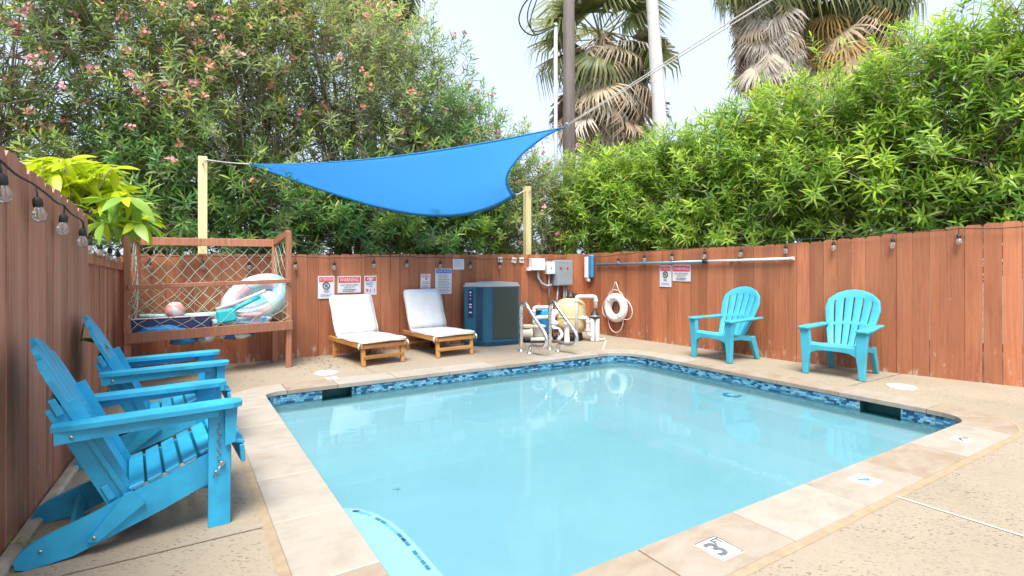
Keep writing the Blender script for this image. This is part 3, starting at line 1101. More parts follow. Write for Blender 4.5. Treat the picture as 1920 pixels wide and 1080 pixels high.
    mb.build('stretcher', P_, root, (-0.05, 0, 0.225))
    mb = MB(); mb.box((0, 0, 0), (0.022, 0.445, 0.05), None, 0.004)
    mb.build('stretcher', P_, root, (-0.60, 0, 0.085), (0, R(-30), 0))
    # retaining pin on a little chain
    mb = MB()
    pts = [(-0.075 + 0.006 * math.sin(k * 1.9), -0.279, 0.47 - 0.0125 * k) for k in range(15)]
    for k in range(14):
        mb.torus(Vector(pts[k]), 0.0035, 0.008, 0.0014, 8, 4, Matrix.Rotation(R(90 * (k % 2)), 3, 'Z'))
    mb.build('chain', 'zinc', root)
    mb = MB(); mb.tube([(-0.062, -0.272, 0.292), (-0.066, -0.296, 0.290)], 0.011, 10); mb.tube([(-0.066, -0.291, 0.288), (-0.098, -0.287, 0.232)], 0.004, 6)
    mb.build('locking_pin', 'zinc', root)
    return root
chair1 = build_deck_chair()
chair1.location = (-1.455, 2.735, -0.003)
chair1.rotation_euler = (0, 0, R(35.5))
tag(chair1, 'blue wooden slatted deck chair nearest the camera, with a little chain on its front leg', 'chair', 'blue wooden chairs')
chair2 = copy_tree(chair1)
chair2.location = (-2.06, 3.77, -0.003)
chair2.rotation_euler = (0, 0, R(34.5))
tag(chair2, 'blue wooden slatted deck chair farther back, between the near chair and the net cage', 'chair', 'blue wooden chairs')

# ------------------------------------------------------------------ turquoise moulded chairs
def grid_mesh(name, rows, solid, mat):
    """rows: list of rows of points; solid(i, j) tells which cells exist"""
    mb = MB()
    nc = len(rows[0])
    vs = [p for r in rows for p in r]
    fs = [[i * nc + j, i * nc + j + 1, (i + 1) * nc + j + 1, (i + 1) * nc + j] for i in range(len(rows) - 1) for j in range(nc - 1) if solid(i, j)]
    mb.add(vs, fs, 0, True)
    return mb.mesh(name, mat)
def solidify(o, t_, bevel=0.004):
    m_ = o.modifiers.new('thickness', 'SOLIDIFY'); m_.thickness = t_; m_.offset = 0
    b_ = o.modifiers.new('soft_edges', 'BEVEL'); b_.width = bevel; b_.segments = 2; b_.limit_method = 'ANGLE'; b_.angle_limit = R(50)
    return o

def build_plastic_chair():
    root = thing('plastic_chair', '', 'chair')
    P_ = 'cyanplastic'
    # fan back: columns alternate slat / slot
    cols = [-1.0]
    sl, gp_ = 0.283, 0.055
    x = -1.0
    for k in range(6):
        x += sl; cols.append(x)
        if k < 5:
            x += gp_; cols.append(x)
    sc = 1.0 / cols[-1] if cols[-1] != 0 else 1
    cols = [-1 + 2 * (c + 1) / (cols[-1] + 1) for c in cols]
    ts = [0.0, 0.05, 0.12, 0.20, 0.28, 0.345, 0.40, 0.455, 0.54, 0.63, 0.72, 0.80, 0.86, 0.93, 1.0]
    rows = []
    for t_ in ts:
        hw = 0.175 + 0.085 * min(1, t_ / 0.8) + 0.012 * math.sin(t_ * 3)
        if t_ > 0.8: hw -= 0.012 * ((t_ - 0.8) / 0.2)
        row = []
        for c in cols:
            arch = 0.12 * (1 - c * c) ** 0.8 if abs(c) < 1 else 0.0
            hgt = t_ * 0.545 + max(0, (t_ - 0.10)) * arch * 1.1
            y = c * hw
            lean = R(18)
            curve = 0.035 * (c * c) + 0.05 * (1 - t_) ** 2.2
            row.append((-0.185 - hgt * math.sin(lean) + curve, y, 0.275 + hgt * math.cos(lean)))
        rows.append(row)
    def solid(i, j):
        slot = (j % 2 == 1)
        tm_ = (ts[i] + ts[i + 1]) / 2
        return not (slot and (0.05 < tm_ < 0.40 or 0.455 < tm_ < 0.86))
    o = place('backrest', grid_mesh('backrest', rows, solid, P_), root); solidify(o, 0.022)
    # seat, dipping towards the back
    rows = []
    xs = [-0.20, -0.13, -0.05, 0.04, 0.13, 0.20, 0.235, 0.25]
    zs = [0.285, 0.284, 0.290, 0.303, 0.319, 0.330, 0.326, 0.300]
    ys = [-1, -0.8, -0.6, -0.54, -0.22, -0.16, 0.16, 0.22, 0.54, 0.6, 0.8, 1.0]
    for x, z in zip(xs, zs):
        hw = 0.20 + 0.055 * (x + 0.2) / 0.45
        rows.append([(x, y * hw, z + 0.012 * y * y) for y in ys])
    o = place('seat', grid_mesh('seat', rows, lambda i, j: not (j in (2, 4, 6, 8) and 0 < i < 4), P_), root); solidify(o, 0.02)
    YZ = Matrix(((0, 0, 1), (1, 0, 0), (0, 1, 0))).to_4x4()    # outline (y, z) extruded along x
    # front apron with arched underside
    ap = [(-0.235, 0.20), (-0.20, 0.238), (-0.15, 0.262), (-0.08, 0.270), (0.08, 0.270), (0.15, 0.262), (0.20, 0.238), (0.235, 0.20), (0.235, 0.325), (-0.235, 0.325)]
    mb = MB(); mb.prism(ap, -0.012, 0.012, YZ)
    o = mb.build('front_apron', P_, root, (0.248, 0, 0)); b_ = o.modifiers.new('soft_edges', 'BEVEL'); b_.width = 0.006; b_.segments = 2; b_.limit_method = 'ANGLE'
    for s in (-1, 1):
        # front leg running up to the arm
        lo = [(0.238, 0.0), (0.292, 0.0), (0.305, 0.27), (0.322, 0.50), (0.225, 0.50), (0.212, 0.33), (0.214, 0.22), (0.228, 0.12)]
        if s < 0: lo = [(-y, z) for y, z in lo][::-1]
        mb = MB(); mb.prism(lo, -0.028, 0.022, YZ)
        o = mb.build('leg', P_, root, (0.245, 0, 0)); b_ = o.modifiers.new('soft_edges', 'BEVEL'); b_.width = 0.008; b_.segments = 2; b_.limit_method = 'ANGLE'
        # side skirt from the front leg to the back
        sk = [(0.24, 0.215), (0.24, 0.32), (-0.20, 0.295), (-0.27, 0.28), (-0.26, 0.20), (-0.17, 0.235), (0.0, 0.262), (0.14, 0.262)]
        mb = MB(); mb.prism(sk[::-1], -0.010, 0.010, XZ)
        o = mb.build('side_skirt', P_, root, (0, s * 0.222, 0), (0, 0, 0)); b_ = o.modifiers.new('soft_edges', 'BEVEL'); b_.width = 0.005; b_.segments = 2; b_.limit_method = 'ANGLE'
        # raked rear leg
        mb = MB(); mb.prism([(-0.16, 0.285), (-0.255, 0.30), (-0.315, 0.12), (-0.345, 0.0), (-0.29, 0.0), (-0.225, 0.15)], -0.024, 0.024, XZ)
        o = mb.build('leg', P_, root, (0, s * 0.215, 0)); b_ = o.modifiers.new('soft_edges', 'BEVEL'); b_.width = 0.008; b_.segments = 2; b_.limit_method = 'ANGLE'
        # arm
        ar = [(0.285, 0.215), (0.295, 0.235), (0.295, 0.315), (0.28, 0.335), (0.10, 0.330), (-0.12, 0.305), (-0.34, 0.285), (-0.36, 0.26), (-0.34, 0.205), (-0.05, 0.205), (0.15, 0.215)]
        if s < 0: ar = [(x, -y) for x, y in ar][::-1]
        mb = MB(); mb.prism(ar[::-1] if s > 0 else ar[::-1], -0.013, 0.013)
        o = mb.build('arm', P_, root, (0, 0, 0.510), (0, R(1.5), 0)); b_ = o.modifiers.new('soft_edges', 'BEVEL'); b_.width = 0.008; b_.segments = 2; b_.limit_method = 'ANGLE'
    return root
pc1 = build_plastic_chair()
def frame_from(fl, fr, br):
    """front-left and front-right feet, back-right foot as seen -> centre and heading"""
    f = (fl + fr) / 2
    d = f - (f + (br - fr))
    return f, math.atan2(d.y, d.x)
h1 = R(180 + 29)
c1 = (gp(1302, 669) + gp(1367, 681)) / 2
pc1.location = (c1.x - 0.257 * math.cos(h1), c1.y - 0.257 * math.sin(h1), -0.003)
pc1.rotation_euler = (0, 0, h1); pc1.scale = (1.05, 1.05, 1.02)
tag(pc1, 'turquoise plastic fan-back chair nearer the life ring, under the telescopic pole', 'chair', 'turquoise plastic chairs')
pc2 = copy_tree(pc1)
h2 = R(180 + 39)
c2 = (gp(1510, 701) + gp(1616, 712)) / 2
pc2.location = (c2.x - 0.257 * math.cos(h2), c2.y - 0.257 * math.sin(h2), -0.003)
pc2.rotation_euler = (0, 0, h2)
tag(pc2, 'turquoise plastic fan-back chair at the right, by the round skimmer lid', 'chair', 'turquoise plastic chairs')

# ------------------------------------------------------------------ teak loungers with white cushions
def build_lounger(lean, blen):
    root = thing('sun_lounger', '', 'lounger')
    T_ = 'teak'
    for s in (-1, 1):
        mb = MB(); mb.beam((0.02, 0, 0.242), (-0.98, 0, 0.248), 0.032, 0.062, bev=0.008)
        mb.build('side_rail', T_, root, (0, s * 0.285, 0))
        for x in (-0.03, -0.88):
            mb = MB(); mb.beam((x + (0.025 if x > -0.5 else 0.0), s * 0.258, 0.0), (x, s * 0.258, 0.235), 0.05, 0.042, up=(1, 0, 0), bev=0.006)
            mb.build('leg', T_, root)
        # tie bow at the cushion corner
        mb = MB()
        for k in range(3):
            mb.tube([(0.0, s * 0.315, 0.275), (0.01, s * 0.33, 0.25 - 0.01 * k), (0.015 - 0.02 * k, s * 0.325, 0.20 + 0.012 * k)], [0.012, 0.009, 0.003], 6)
        mb.build('cushion_tie', 'cushion', root)
    for x, z, h in ((0.005, 0.235, 0.05), (-0.90, 0.235, 0.05), (0.0, 0.105, 0.045), (-0.86, 0.10, 0.035)):
        mb = MB(); mb.box((0, 0, 0), (0.025, 0.53, h), None, 0.005)
        mb.build('cross_rail', T_, root, (x, 0, z))
    for k in range(8):
        mb = MB(); mb.box((0, 0, 0), (0.07, 0.52, 0.014), None, 0.003)
        mb.build('seat_slat', T_, root, (-0.06 - 0.085 * k, 0, 0.262))
    def cushion(L_, w, th):
        bm = bmesh.new()
        bmesh.ops.create_cube(bm, size=1)
        bmesh.ops.scale(bm, vec=(L_, w, th), verts=bm.verts)
        bmesh.ops.subdivide_edges(bm, edges=bm.edges[:], cuts=5, use_grid_fill=True)
        for v in bm.verts:
            fx, fy = v.co.x / (L_ / 2), v.co.y / (w / 2)
            e = max(abs(fx), abs(fy))
            v.co.z *= 0.72 + 0.28 * (1 - e ** 4)
            v.co.z += 0.004 * math.sin(fx * 7 + fy * 3) + 0.003 * math.sin(fy * 9)
            if abs(fx) > 0.9 and abs(fy) > 0.9:
                v.co.x *= 0.985; v.co.y *= 0.975
        bmesh.ops.bevel(bm, geom=[e for e in bm.edges if len(e.link_faces) == 2 and e.calc_face_angle(0) > 0.9], offset=0.012, segments=2, affect='EDGES')
        for f in bm.faces: f.smooth = True
        me = bpy.data.meshes.new('cushion'); bm.to_mesh(me); bm.free()
        me.materials.append(M['cushion'])
        return me
    place('seat_cushion', cushion(0.80, 0.61, 0.055), root, (-0.365, 0, 0.292), (0, R(-0.5), 0))
    a = R(90 - lean)
    bx, bz = -0.745, 0.285
    ca = Vector((-math.sin(R(lean)), 0, math.cos(R(lean))))
    place('back_cushion', cushion(blen, 0.60, 0.06), root, Vector((bx, 0, bz)) + ca * (blen / 2), (0, -R(90 + lean), 0))
    for s in (-1, 1):
        p0 = Vector((bx - 0.045, s * 0.22, bz - 0.02)); mb = MB()
        mb.beam(p0, p0 + ca * (blen * 0.95), 0.03, 0.03, up=(1, 0, 0))
        mb.build('back_frame', T_, root)
        mb = MB(); mb.beam(p0 + ca * (blen * 0.55), (-0.93, s * 0.22, 0.255), 0.02, 0.025, up=(1, 0, 0))
        mb.build('back_prop', T_, root)
    for k in range(6):
        mb = MB(); mb.box((0, 0, 0), (0.012, 0.44, 0.06), None, 0.003)
        mb.build('back_slat', T_, root, Vector((bx - 0.035, 0, bz)) + ca * (0.06 + blen * 0.15 * k), (0, -R(lean), 0))
    # wheel under the head end
    mb = MB(); mb.tube([(0, -0.012, 0), (0, 0.012, 0)], 0.05, 16)
    mb.build('wheel', 'black', root, (-0.80, 0.09, 0.05))
    # fallen leaf bits caught in the crease of the cushion
    mb = MB(); rnd = random.Random(3)
    for k in range(34):
        y = rnd.uniform(-0.26, 0.28); x = -0.715 + abs(rnd.gauss(0, 0.018)); a_ = rnd.uniform(0, 6.28); l_ = rnd.uniform(0.006, 0.016)
        dx, dy = math.cos(a_) * l_, math.sin(a_) * l_
        mb.add([(x - dx, y - dy, 0.327), (x + dy * 0.4, y - dx * 0.4, 0.331), (x + dx, y + dy, 0.330), (x - dy * 0.4, y + dx * 0.4, 0.329)], [[0, 1, 2, 3]])
    o = mb.build('leaf_litter', 'deadleaf', root); o['kind'] = 'stuff'
    return root
lhead = R(-55.0)
def put_lounger(o, fl, fr):
    c = (fl + fr) / 2
    d = fr - fl
    h = math.atan2(d.y, d.x) - math.pi / 2
    o.location = (c.x, c.y, -0.003); o.rotation_euler = (0, 0, h)
lg1 = build_lounger(25, 0.575); put_lounger(lg1, gp(678, 688), gp(759, 677.5))
tag(lg1, 'wooden lounger with white cushion below the three small signs', 'lounger', 'white cushioned loungers')
lg2 = build_lounger(21, 0.61); put_lounger(lg2, gp(817, 671.5), gp(889, 663))
tag(lg2, 'wooden lounger with white cushion beside the dark heat pump', 'lounger', 'white cushioned loungers')

# ------------------------------------------------------------------ heat pump
hp = thing('heat_pump', 'dark teal pool heat pump with a grey lid, beside the white lounger', 'heat pump', (-0.33, 7.93, 0))
def rel(p): return (p[0] + 0.33, p[1] - 7.93)
def bez(a, b, c, n=5):
    return [((1 - t) ** 2 * a[0] + 2 * (1 - t) * t * b[0] + t * t * c[0], (1 - t) ** 2 * a[1] + 2 * (1 - t) * t * b[1] + t * t * c[1]) for t in [k / n for k in range(n + 1)]]
A, B, C = (-0.745, 8.02), (-0.36, 7.905), (0.125, 8.165)
D, E = (-0.10, 8.62), (-0.58, 8.32)
foot = [rel(p) for p in (bez((-0.70, 8.06), A, (-0.70, 7.995)) + bez((-0.43, 7.925), B, (-0.29, 7.945)) + bez((0.08, 8.14), C, (0.10, 8.21)) + [D, E])]
def grow(poly, s):
    cx = sum(p[0] for p in poly) / len(poly); cy = sum(p[1] for p in poly) / len(poly)
    return [(cx + (p[0] - cx) * s, cy + (p[1] - cy) * s) for p in poly]
mb = MB(); mb.prism(grow(foot, 0.985), 0.0, 0.06); mb.build('base', 'tealdark', hp)
mb = MB(); mb.prism(foot, 0.06, 0.885); mb.build('cabinet', 'teal', hp)
mb = MB(); mb.prism(grow(foot, 1.03), 0.885, 0.905); mb.prism(grow(foot, 0.97), 0.905, 0.94); mb.prism(grow(foot, 0.55), 0.94, 0.955)
mb.build('lid', 'lidgrey', hp)
def face_panel(p0, p1, s0, s1, z0, z1, off, th):
    a = Vector((*rel(p0), 0)); b = Vector((*rel(p1), 0))
    d = (b - a).normalized(); n = Vector((d.y, -d.x, 0)); L_ = (b - a).length
    q0 = a + d * (L_ * s0) + n * off; q1 = a + d * (L_ * s1) + n * off
    m_ = MB(); m_.beam(q0 + Vector((0, 0, (z0 + z1) / 2)), q1 + Vector((0, 0, (z0 + z1) / 2)), th, z1 - z0, bev=0.004)
    return m_
face_panel((-0.29, 7.945), (0.08, 8.14), 0.02, 1.0, 0.10, 0.865, 0.004, 0.012).build('coil_grille', 'coilmesh', hp)
face_panel((-0.70, 7.995), (-0.43, 7.925), 0.62, 0.98, 0.08, 0.87, 0.004, 0.010).build('side_panel', 'tealdark', hp)
bd = face_panel((-0.70, 7.995), (-0.43, 7.925), 0.16, 0.44, 0.42, 0.84, 0.004, 0.006).build('badge_strip', 'navy', hp)
for k, (z, w) in enumerate(((0.80, 0.12), (0.755, 0.05), (0.70, 0.05), (0.62, 0.14), (0.58, 0.12), (0.50, 0.16))):
    face_panel((-0.70, 7.995), (-0.43, 7.925), 0.30 - w / 2, 0.30 + w / 2, z - 0.010, z + 0.010, 0.009, 0.003).build('print_mark', 'signwhite', bd)
for k in range(2):
    face_panel((-0.70, 7.995), (-0.43, 7.925), 0.55, 0.96, 0.17 + 0.02 * k, 0.175 + 0.02 * k, 0.010, 0.004).build('seam', 'tealdark', hp)

# ------------------------------------------------------------------ hand rails
def hand_rail(u0, v0, u1, v1, label):
    p0 = gp(u0, v0); p1 = gp(u1, v1)
    root = thing('hand_rail', label, 'hand rail', p0, 0, 'steel pool hand rails')
    d = Vector((0.535, -0.845, 0))
    s1 = max(0.18, (p1 - p0).dot(d))
    ctrl = [(0, -0.004), (0, 0.30), (0, 0.56), (0.02, 0.635), (0.075, 0.675), (0.135, 0.66), (0.20, 0.60), (0.40, 0.44), (0.56, 0.32), (0.605, 0.255), (0.60, 0.19), (0.55, 0.135), (0.46, 0.115), (s1 + 0.10, 0.108), (s1 + 0.03, 0.09), (s1, 0.05), (s1, -0.004)]
    pts = []
    for i in range(len(ctrl) - 1):          # Catmull-Rom through the bends
        q = [Vector(ctrl[max(0, min(len(ctrl) - 1, i + k))]) for k in (-1, 0, 1, 2)]
        for t_ in (0, 0.33, 0.66):
            a = 0.5 * ((2 * q[1]) + (-q[0] + q[2]) * t_ + (2 * q[0] - 5 * q[1] + 4 * q[2] - q[3]) * t_ ** 2 + (-q[0] + 3 * q[1] - 3 * q[2] + q[3]) * t_ ** 3)
            pts.append((d.x * a.x, d.y * a.x, a.y))
    pts.append((d.x * s1, d.y * s1, -0.004))
    mb = MB(); mb.tube(pts, 0.0255, 12); mb.build('tube', 'steel', root)
    for s in (0, s1):
        mb = MB(); mb.lathe([(0.045, 0), (0.044, 0.008), (0.028, 0.018), (0.0245, 0.018)], 18)
        mb.build('flange', 'steel', root, (d.x * s, d.y * s, -0.003))
hand_rail(977, 658, 993, 662, 'bent stainless hand rail next to the dark heat pump')
hand_rail(1031, 654.5, 1049, 657.5, 'bent stainless hand rail in front of the tan filter tank')

# ------------------------------------------------------------------ filter, pump, feeder, tubs
def elbow_pipe(mb, pts, r, mi=0, n=10):
    """pipe with rounded corners and slip collars at the bends"""
    P = [Vector(p) for p in pts]
    out = [P[0]]
    for i in range(1, len(P) - 1):
        a, b, c = P[i - 1], P[i], P[i + 1]
        k = min(r * 1.6, (a - b).length * 0.45, (c - b).length * 0.45)
        p0 = b + (a - b).normalized() * k; p2 = b + (c - b).normalized() * k
        for t_ in (0, 0.25, 0.5, 0.75, 1.0):
            out.append(p0 * (1 - t_) ** 2 + b * 2 * t_ * (1 - t_) + p2 * t_ * t_)
    out.append(P[-1])
    mb.tube(out, r, n, mi=mi)
    for i in range(1, len(P) - 1):
        for q in (P[i - 1], P[i + 1]):
            dd = (q - P[i]).normalized(); L_ = (q - P[i]).length
            if L_ > r * 4.4:
                mb.tube([P[i] + dd * r * 1.7, P[i] + dd * r * 2.9], r * 1.18, n, mi=mi)
FY = 8.66
ft = Vector(((1070 - CX) / F * FY, FY, 0))
flt = thing('sand_filter', 'round tan pool filter tank with a black valve and white pipes', 'filter', ft)
mb = MB(); mb.lathe([(0.17, 0.0), (0.20, 0.01), (0.19, 0.10), (0.17, 0.12)], 28); mb.build('base', 'black', flt)
prof = [(0.14, 0.10), (0.215, 0.15), (0.25, 0.22), (0.255, 0.27), (0.255, 0.47), (0.248, 0.53), (0.225, 0.59), (0.185, 0.635), (0.12, 0.665), (0.06, 0.675)]
mb = MB(); mb.lathe(prof, 36); mb.build('tank', 'tan', flt)
mb = MB(); mb.lathe([(0.257, 0.355), (0.260, 0.365), (0.260, 0.385), (0.257, 0.395)], 36); mb.build('tank_band', 'tan', flt)
mb = MB(); mb.lathe([(0.07, 0.672), (0.075, 0.69), (0.06, 0.72), (0.035, 0.735), (0.03, 0.77), (0.015, 0.78)], 18); mb.box((0.05, 0, 0.74), (0.09, 0.03, 0.025)); mb.build('valve', 'black', flt)
for z in (0.44, 0.27):
    a = R(205)
    m_ = Matrix.Translation((0.23 * math.cos(a), 0.23 * math.sin(a), z)) @ Matrix.Rotation(a, 4, 'Z') @ Matrix.Rotation(R(90), 4, 'Y')
    mb = MB(); mb.lathe([(0.045, 0), (0.045, 0.05), (0.060, 0.055), (0.060, 0.10), (0.04, 0.105)], 18, m_); mb.build('port', 'pvc', flt)
def fl(u, v, y): return dp(u, v, y) - ft
pf = MB()
elbow_pipe(pf, [fl(1081, 634, 8.42), fl(1081, 556, 8.42), fl(1117, 556, 8.48), fl(1117, 577, 8.48)], 0.030)
pf.build('riser_pipe', 'pvc', flt)
pf = MB(); elbow_pipe(pf, [fl(1079, 596, 8.44), fl(1102, 596, 8.46), fl(1102, 627, 8.46), fl(1110, 629, 8.47)], 0.028); pf.build('outlet_pipe', 'pvc', flt)
pf = MB(); elbow_pipe(pf, [fl(1038, 584, 8.38), fl(1036, 615, 8.36), fl(1048, 617, 8.33), fl(1055, 628, 8.33), fl(1046, 638, 8.30)], 0.030); pf.build('drain_pipe', 'pvc', flt)
mb = MB(); mb.tube([fl(1040, 626, 8.34), fl(1040, 636, 8.34)], [0.05, 0.045], 12); mb.box(fl(1043, 620, 8.32), (0.07, 0.05, 0.06)); mb.build('drain_valve', 'black', flt)
mb = MB()
b0 = fl(1063, 633.5, 8.30); b0.z = 0
m_ = Matrix.Translation(b0)
mb.lathe([(0.055, 0.0), (0.045, 0.03), (0.036, 0.20), (0.034, 0.27), (0.052, 0.28), (0.052, 0.31), (0.03, 0.32)], 18, m_); mb.build('standpipe', 'pvc', flt)
# chlorine feeder
cb = dp(1115, 636, 8.50); cb.z = 0
cf = thing('chlorine_feeder', 'white triple-tube chlorine feeder with a black domed cap', 'feeder', cb)
for k in range(3):
    a = R(210 + 120 * k)
    mb = MB(); mb.lathe([(0.032, 0.0), (0.035, 0.01), (0.035, 0.36), (0.030, 0.37)], 16); mb.build('canister', 'pvc', cf, (0.045 * math.cos(a), 0.045 * math.sin(a), 0))
mb = MB(); mb.lathe([(0.075, 0.36), (0.082, 0.37), (0.082, 0.40), (0.06, 0.44), (0.035, 0.465), (0.03, 0.50)], 20); mb.build('cap', 'black', cf)
mb = MB(); mb.lathe([(0.086, 0.385), (0.090, 0.39), (0.090, 0.405), (0.086, 0.41)], 20); mb.build('clamp', 'zinc', cf)
mb = MB(); mb.tube([(0.05, -0.02, 0.03), (0.12, 0.0, 0.025), (0.17, 0.0, 0.04)], 0.014, 8); mb.build('drain_tail', 'pvc', cf)
# pump
pb = dp(1003, 641, 8.42); pb.z = 0
pm = thing('pool_pump', 'beige pool pump with a strainer pot, behind the left hand rail', 'pump', pb, R(10))
mb = MB(); mb.box((0.02, 0, 0.04), (0.42, 0.16, 0.05), None, 0.01); mb.build('foot', 'black', pm)
mb = MB(); m_ = Matrix.Translation((0.06, 0, 0.13)); mb.lathe([(0.085, -0.07), (0.10, -0.04), (0.10, 0.09), (0.115, 0.10), (0.115, 0.125), (0.04, 0.145)], 22, m_); mb.build('strainer_pot', 'beigebox', pm)
m_ = Matrix.Translation((-0.05, 0, 0.13)) @ Matrix.Rotation(R(-90), 4, 'Y')
mb = MB(); mb.lathe([(0.095, 0.0), (0.105, 0.02), (0.085, 0.05), (0.08, 0.20), (0.07, 0.22)], 20, m_); mb.build('motor', 'beigebox', pm)
mb = MB(); mb.box((-0.12, 0, 0.245), (0.16, 0.12, 0.05), None, 0.01); mb.build('terminal_box', 'beigebox', pm)
mb = MB(); elbow_pipe(mb, [(-0.10, -0.14, 0.055), (0.20, -0.14, 0.055), (0.29, -0.10, 0.06)], 0.03); mb.build('suction_pipe', 'pvc', pm)
mb = MB(); mb.tube([(0.16, -0.03, 0.15), (0.24, -0.03, 0.15)], 0.028, 12); mb.tube([(0.235, -0.03, 0.15), (0.26, -0.03, 0.15)], 0.04, 12); mb.build('union', 'black', pm)
# white manifold pipes between pump and filter
mfp = dp(1010, 620, 8.5)
mani = thing('pipe_manifold', 'white plastic pipes running from the pump to the filter tank', 'pipes', (mfp.x, mfp.y, 0))
def mf(u, v, y): return dp(u, v, y) - Vector((mfp.x, mfp.y, 0))
mb = MB(); elbow_pipe(mb, [mf(1001, 614, 8.47), mf(1001, 576, 8.50), mf(1036, 576, 8.55)], 0.028); mb.build('upper_pipe', 'pvc', mani)
mb = MB(); elbow_pipe(mb, [mf(1003, 613, 8.40), mf(1003, 595.5, 8.42), mf(1037, 594, 8.46)], 0.030); mb.build('lower_pipe', 'pvc', mani)
# chemical tub with red lid
tb = dp(1018, 633, 8.82); tb.z = 0
tub = thing('chemical_tub', 'blue plastic tub standing behind the white pipes', 'tub', tb)
mb = MB(); mb.lathe([(0.15, 0.0), (0.17, 0.02), (0.175, 0.30), (0.17, 0.46), (0.15, 0.49)], 28); mb.build('body', 'toyblue', tub)
mb = MB(); mb.lathe([(0.178, 0.36), (0.182, 0.37), (0.182, 0.39), (0.178, 0.40)], 28); mb.build('rim', 'brushblue', tub)
jb = dp(1010, 582, 8.64); 
jg = thing('jug', 'small white jug with a red cap on the white pipe, above the pump', 'jug', jb)
mb = MB(); mb.lathe([(0.035, 0.0), (0.045, 0.01), (0.045, 0.05), (0.03, 0.075)], 14); mb.build('body', 'pvc', jg)
mb = MB(); mb.lathe([(0.055, 0.05), (0.05, 0.075), (0.03, 0.10), (0.022, 0.12)], 14); mb.build('cap', 'redpaint', jg)

# ------------------------------------------------------------------ electrical boxes on the fence
def on_wall(F_, u0, u1, v0, v1, off=0.010):
    """frame for a flat thing on a fence: root location, heading, width, height"""
    pa, an = on_fence(F_, u0, off); pb_, _ = on_fence(F_, u1, off)
    c = (pa + pb_) / 2
    w = (pb_ - pa).length
    z0 = CAMZ - (v1 - HZ) / F * c.y; z1 = CAMZ - (v0 - HZ) / F * c.y
    return Vector((c.x, c.y, (z0 + z1) / 2)), an, w, z1 - z0
def wall_box(name, label, cat, F_, u0, u1, v0, v1, depth, mat, group=None, off=0.012, bev=0.006):
    c, an, w, h = on_wall(F_, u0, u1, v0, v1, off)
    root = thing(name, label, cat, c, an, group)
    mb = MB(); mb.box((0, -depth / 2, 0), (w, depth, h), None, bev); mb.build('housing', mat, root)
    mb = MB(); mb.box((0, -depth - 0.004, 0), (w * 0.93, 0.006, h * 0.93), None, 0.002); mb.build('cover', mat, root)
    return root, w, h
e1, w, h = wall_box('junction_box', 'white square junction box at the left of the electrical boxes', 'electric box', BF, 991, 1015, 485, 507, 0.11, 'whiteplastic', 'electrical boxes')
mb = MB(); mb.tube([(0.02, -0.05, -h / 2), (0.03, -0.05, -h / 2 - 0.12), (0.10, -0.05, -h / 2 - 0.22), (0.22, -0.05, -h / 2 - 0.27), (0.31, -0.05, -h / 2 - 0.25)], 0.020, 10); mb.build('conduit', 'conduit', e1)
mb = MB(); mb.box((-w / 2 - 0.03, -0.03, -h / 2 + 0.02), (0.06, 0.05, 0.05)); mb.build('hub', 'whiteplastic', e1)
e2, w, h = wall_box('timer_box', 'small white timer box left of the grey panel', 'electric box', BF, 1021, 1035, 491, 514, 0.09, 'whiteplastic', 'electrical boxes')
mb = MB(); mb.box((-0.01, -0.100, 0.0), (0.035, 0.008, 0.02), None, 0.002, 0); mb.build('switch', 'inkblue', e2)
mb = MB(); mb.tube([(-0.01, -0.03, -h / 2), (-0.01, -0.03, -h / 2 - 0.5)], 0.010, 8); mb.build('conduit', 'conduit', e2)
e3, w, h = wall_box('control_panel', 'grey electrical panel with two red indicators', 'electric panel', BF, 1035, 1063, 488, 535, 0.16, 'greybox', 'electrical boxes')
for k in (-0.32, 0.12):
    mb = MB(); mb.lathe([(0.022, 0), (0.020, 0.008), (0.008, 0.012)], 14, Matrix.Rotation(R(90), 4, 'X')); mb.build('indicator', 'redpaint', e3, (k * w, -0.166, h * 0.20))
for k, x in enumerate((-0.28, 0.10, 0.24)):
    mb = MB(); mb.tube([(x * w, -0.08, -h / 2), ((x - (0.12 if k == 0 else 0)) * w, -0.08, -h / 2 - 0.40)], 0.014, 8); mb.build('conduit', 'conduit' if k else 'conduit', e3)
e4, w, h = wall_box('switch_box', 'small cream switch box between the grey panel and the blue brush', 'electric box', RF, 1080, 1096, 490, 511, 0.09, 'beigebox', 'electrical boxes')
mb = MB(); mb.tube([(0, -0.02, -h / 2), (0, -0.02, -h / 2 - 0.55)], 0.006, 6); mb.build('wire', 'cable', e4)
for (u, v, lb) in ((937, 487, 'small white sensor clipped to the fence cable above the heat pump'), (963, 488, 'small tilted white plate on the fence, second of three left of the boxes'), (977, 488, 'small white plate on the fence, beside the leftmost electrical box')):
    c, an, w, h = on_wall(BF, u - 4, u + 4, v - 5, v + 5, 0.012)
    s_ = thing('wall_sensor', lb, 'sensor', c, an, 'small white fence sensors')
    mb = MB(); mb.box((0, -0.012, 0), (w, 0.024, h), Matrix.Rotation(R(12 if u == 963 else 0), 3, 'Y'), 0.004); mb.build('housing', 'whiteplastic', s_)
    mb = MB(); mb.box((0, -0.027, 0.01), (w * 0.5, 0.006, h * 0.3), None, 0.002); mb.build('lens', 'lidgrey', s_)

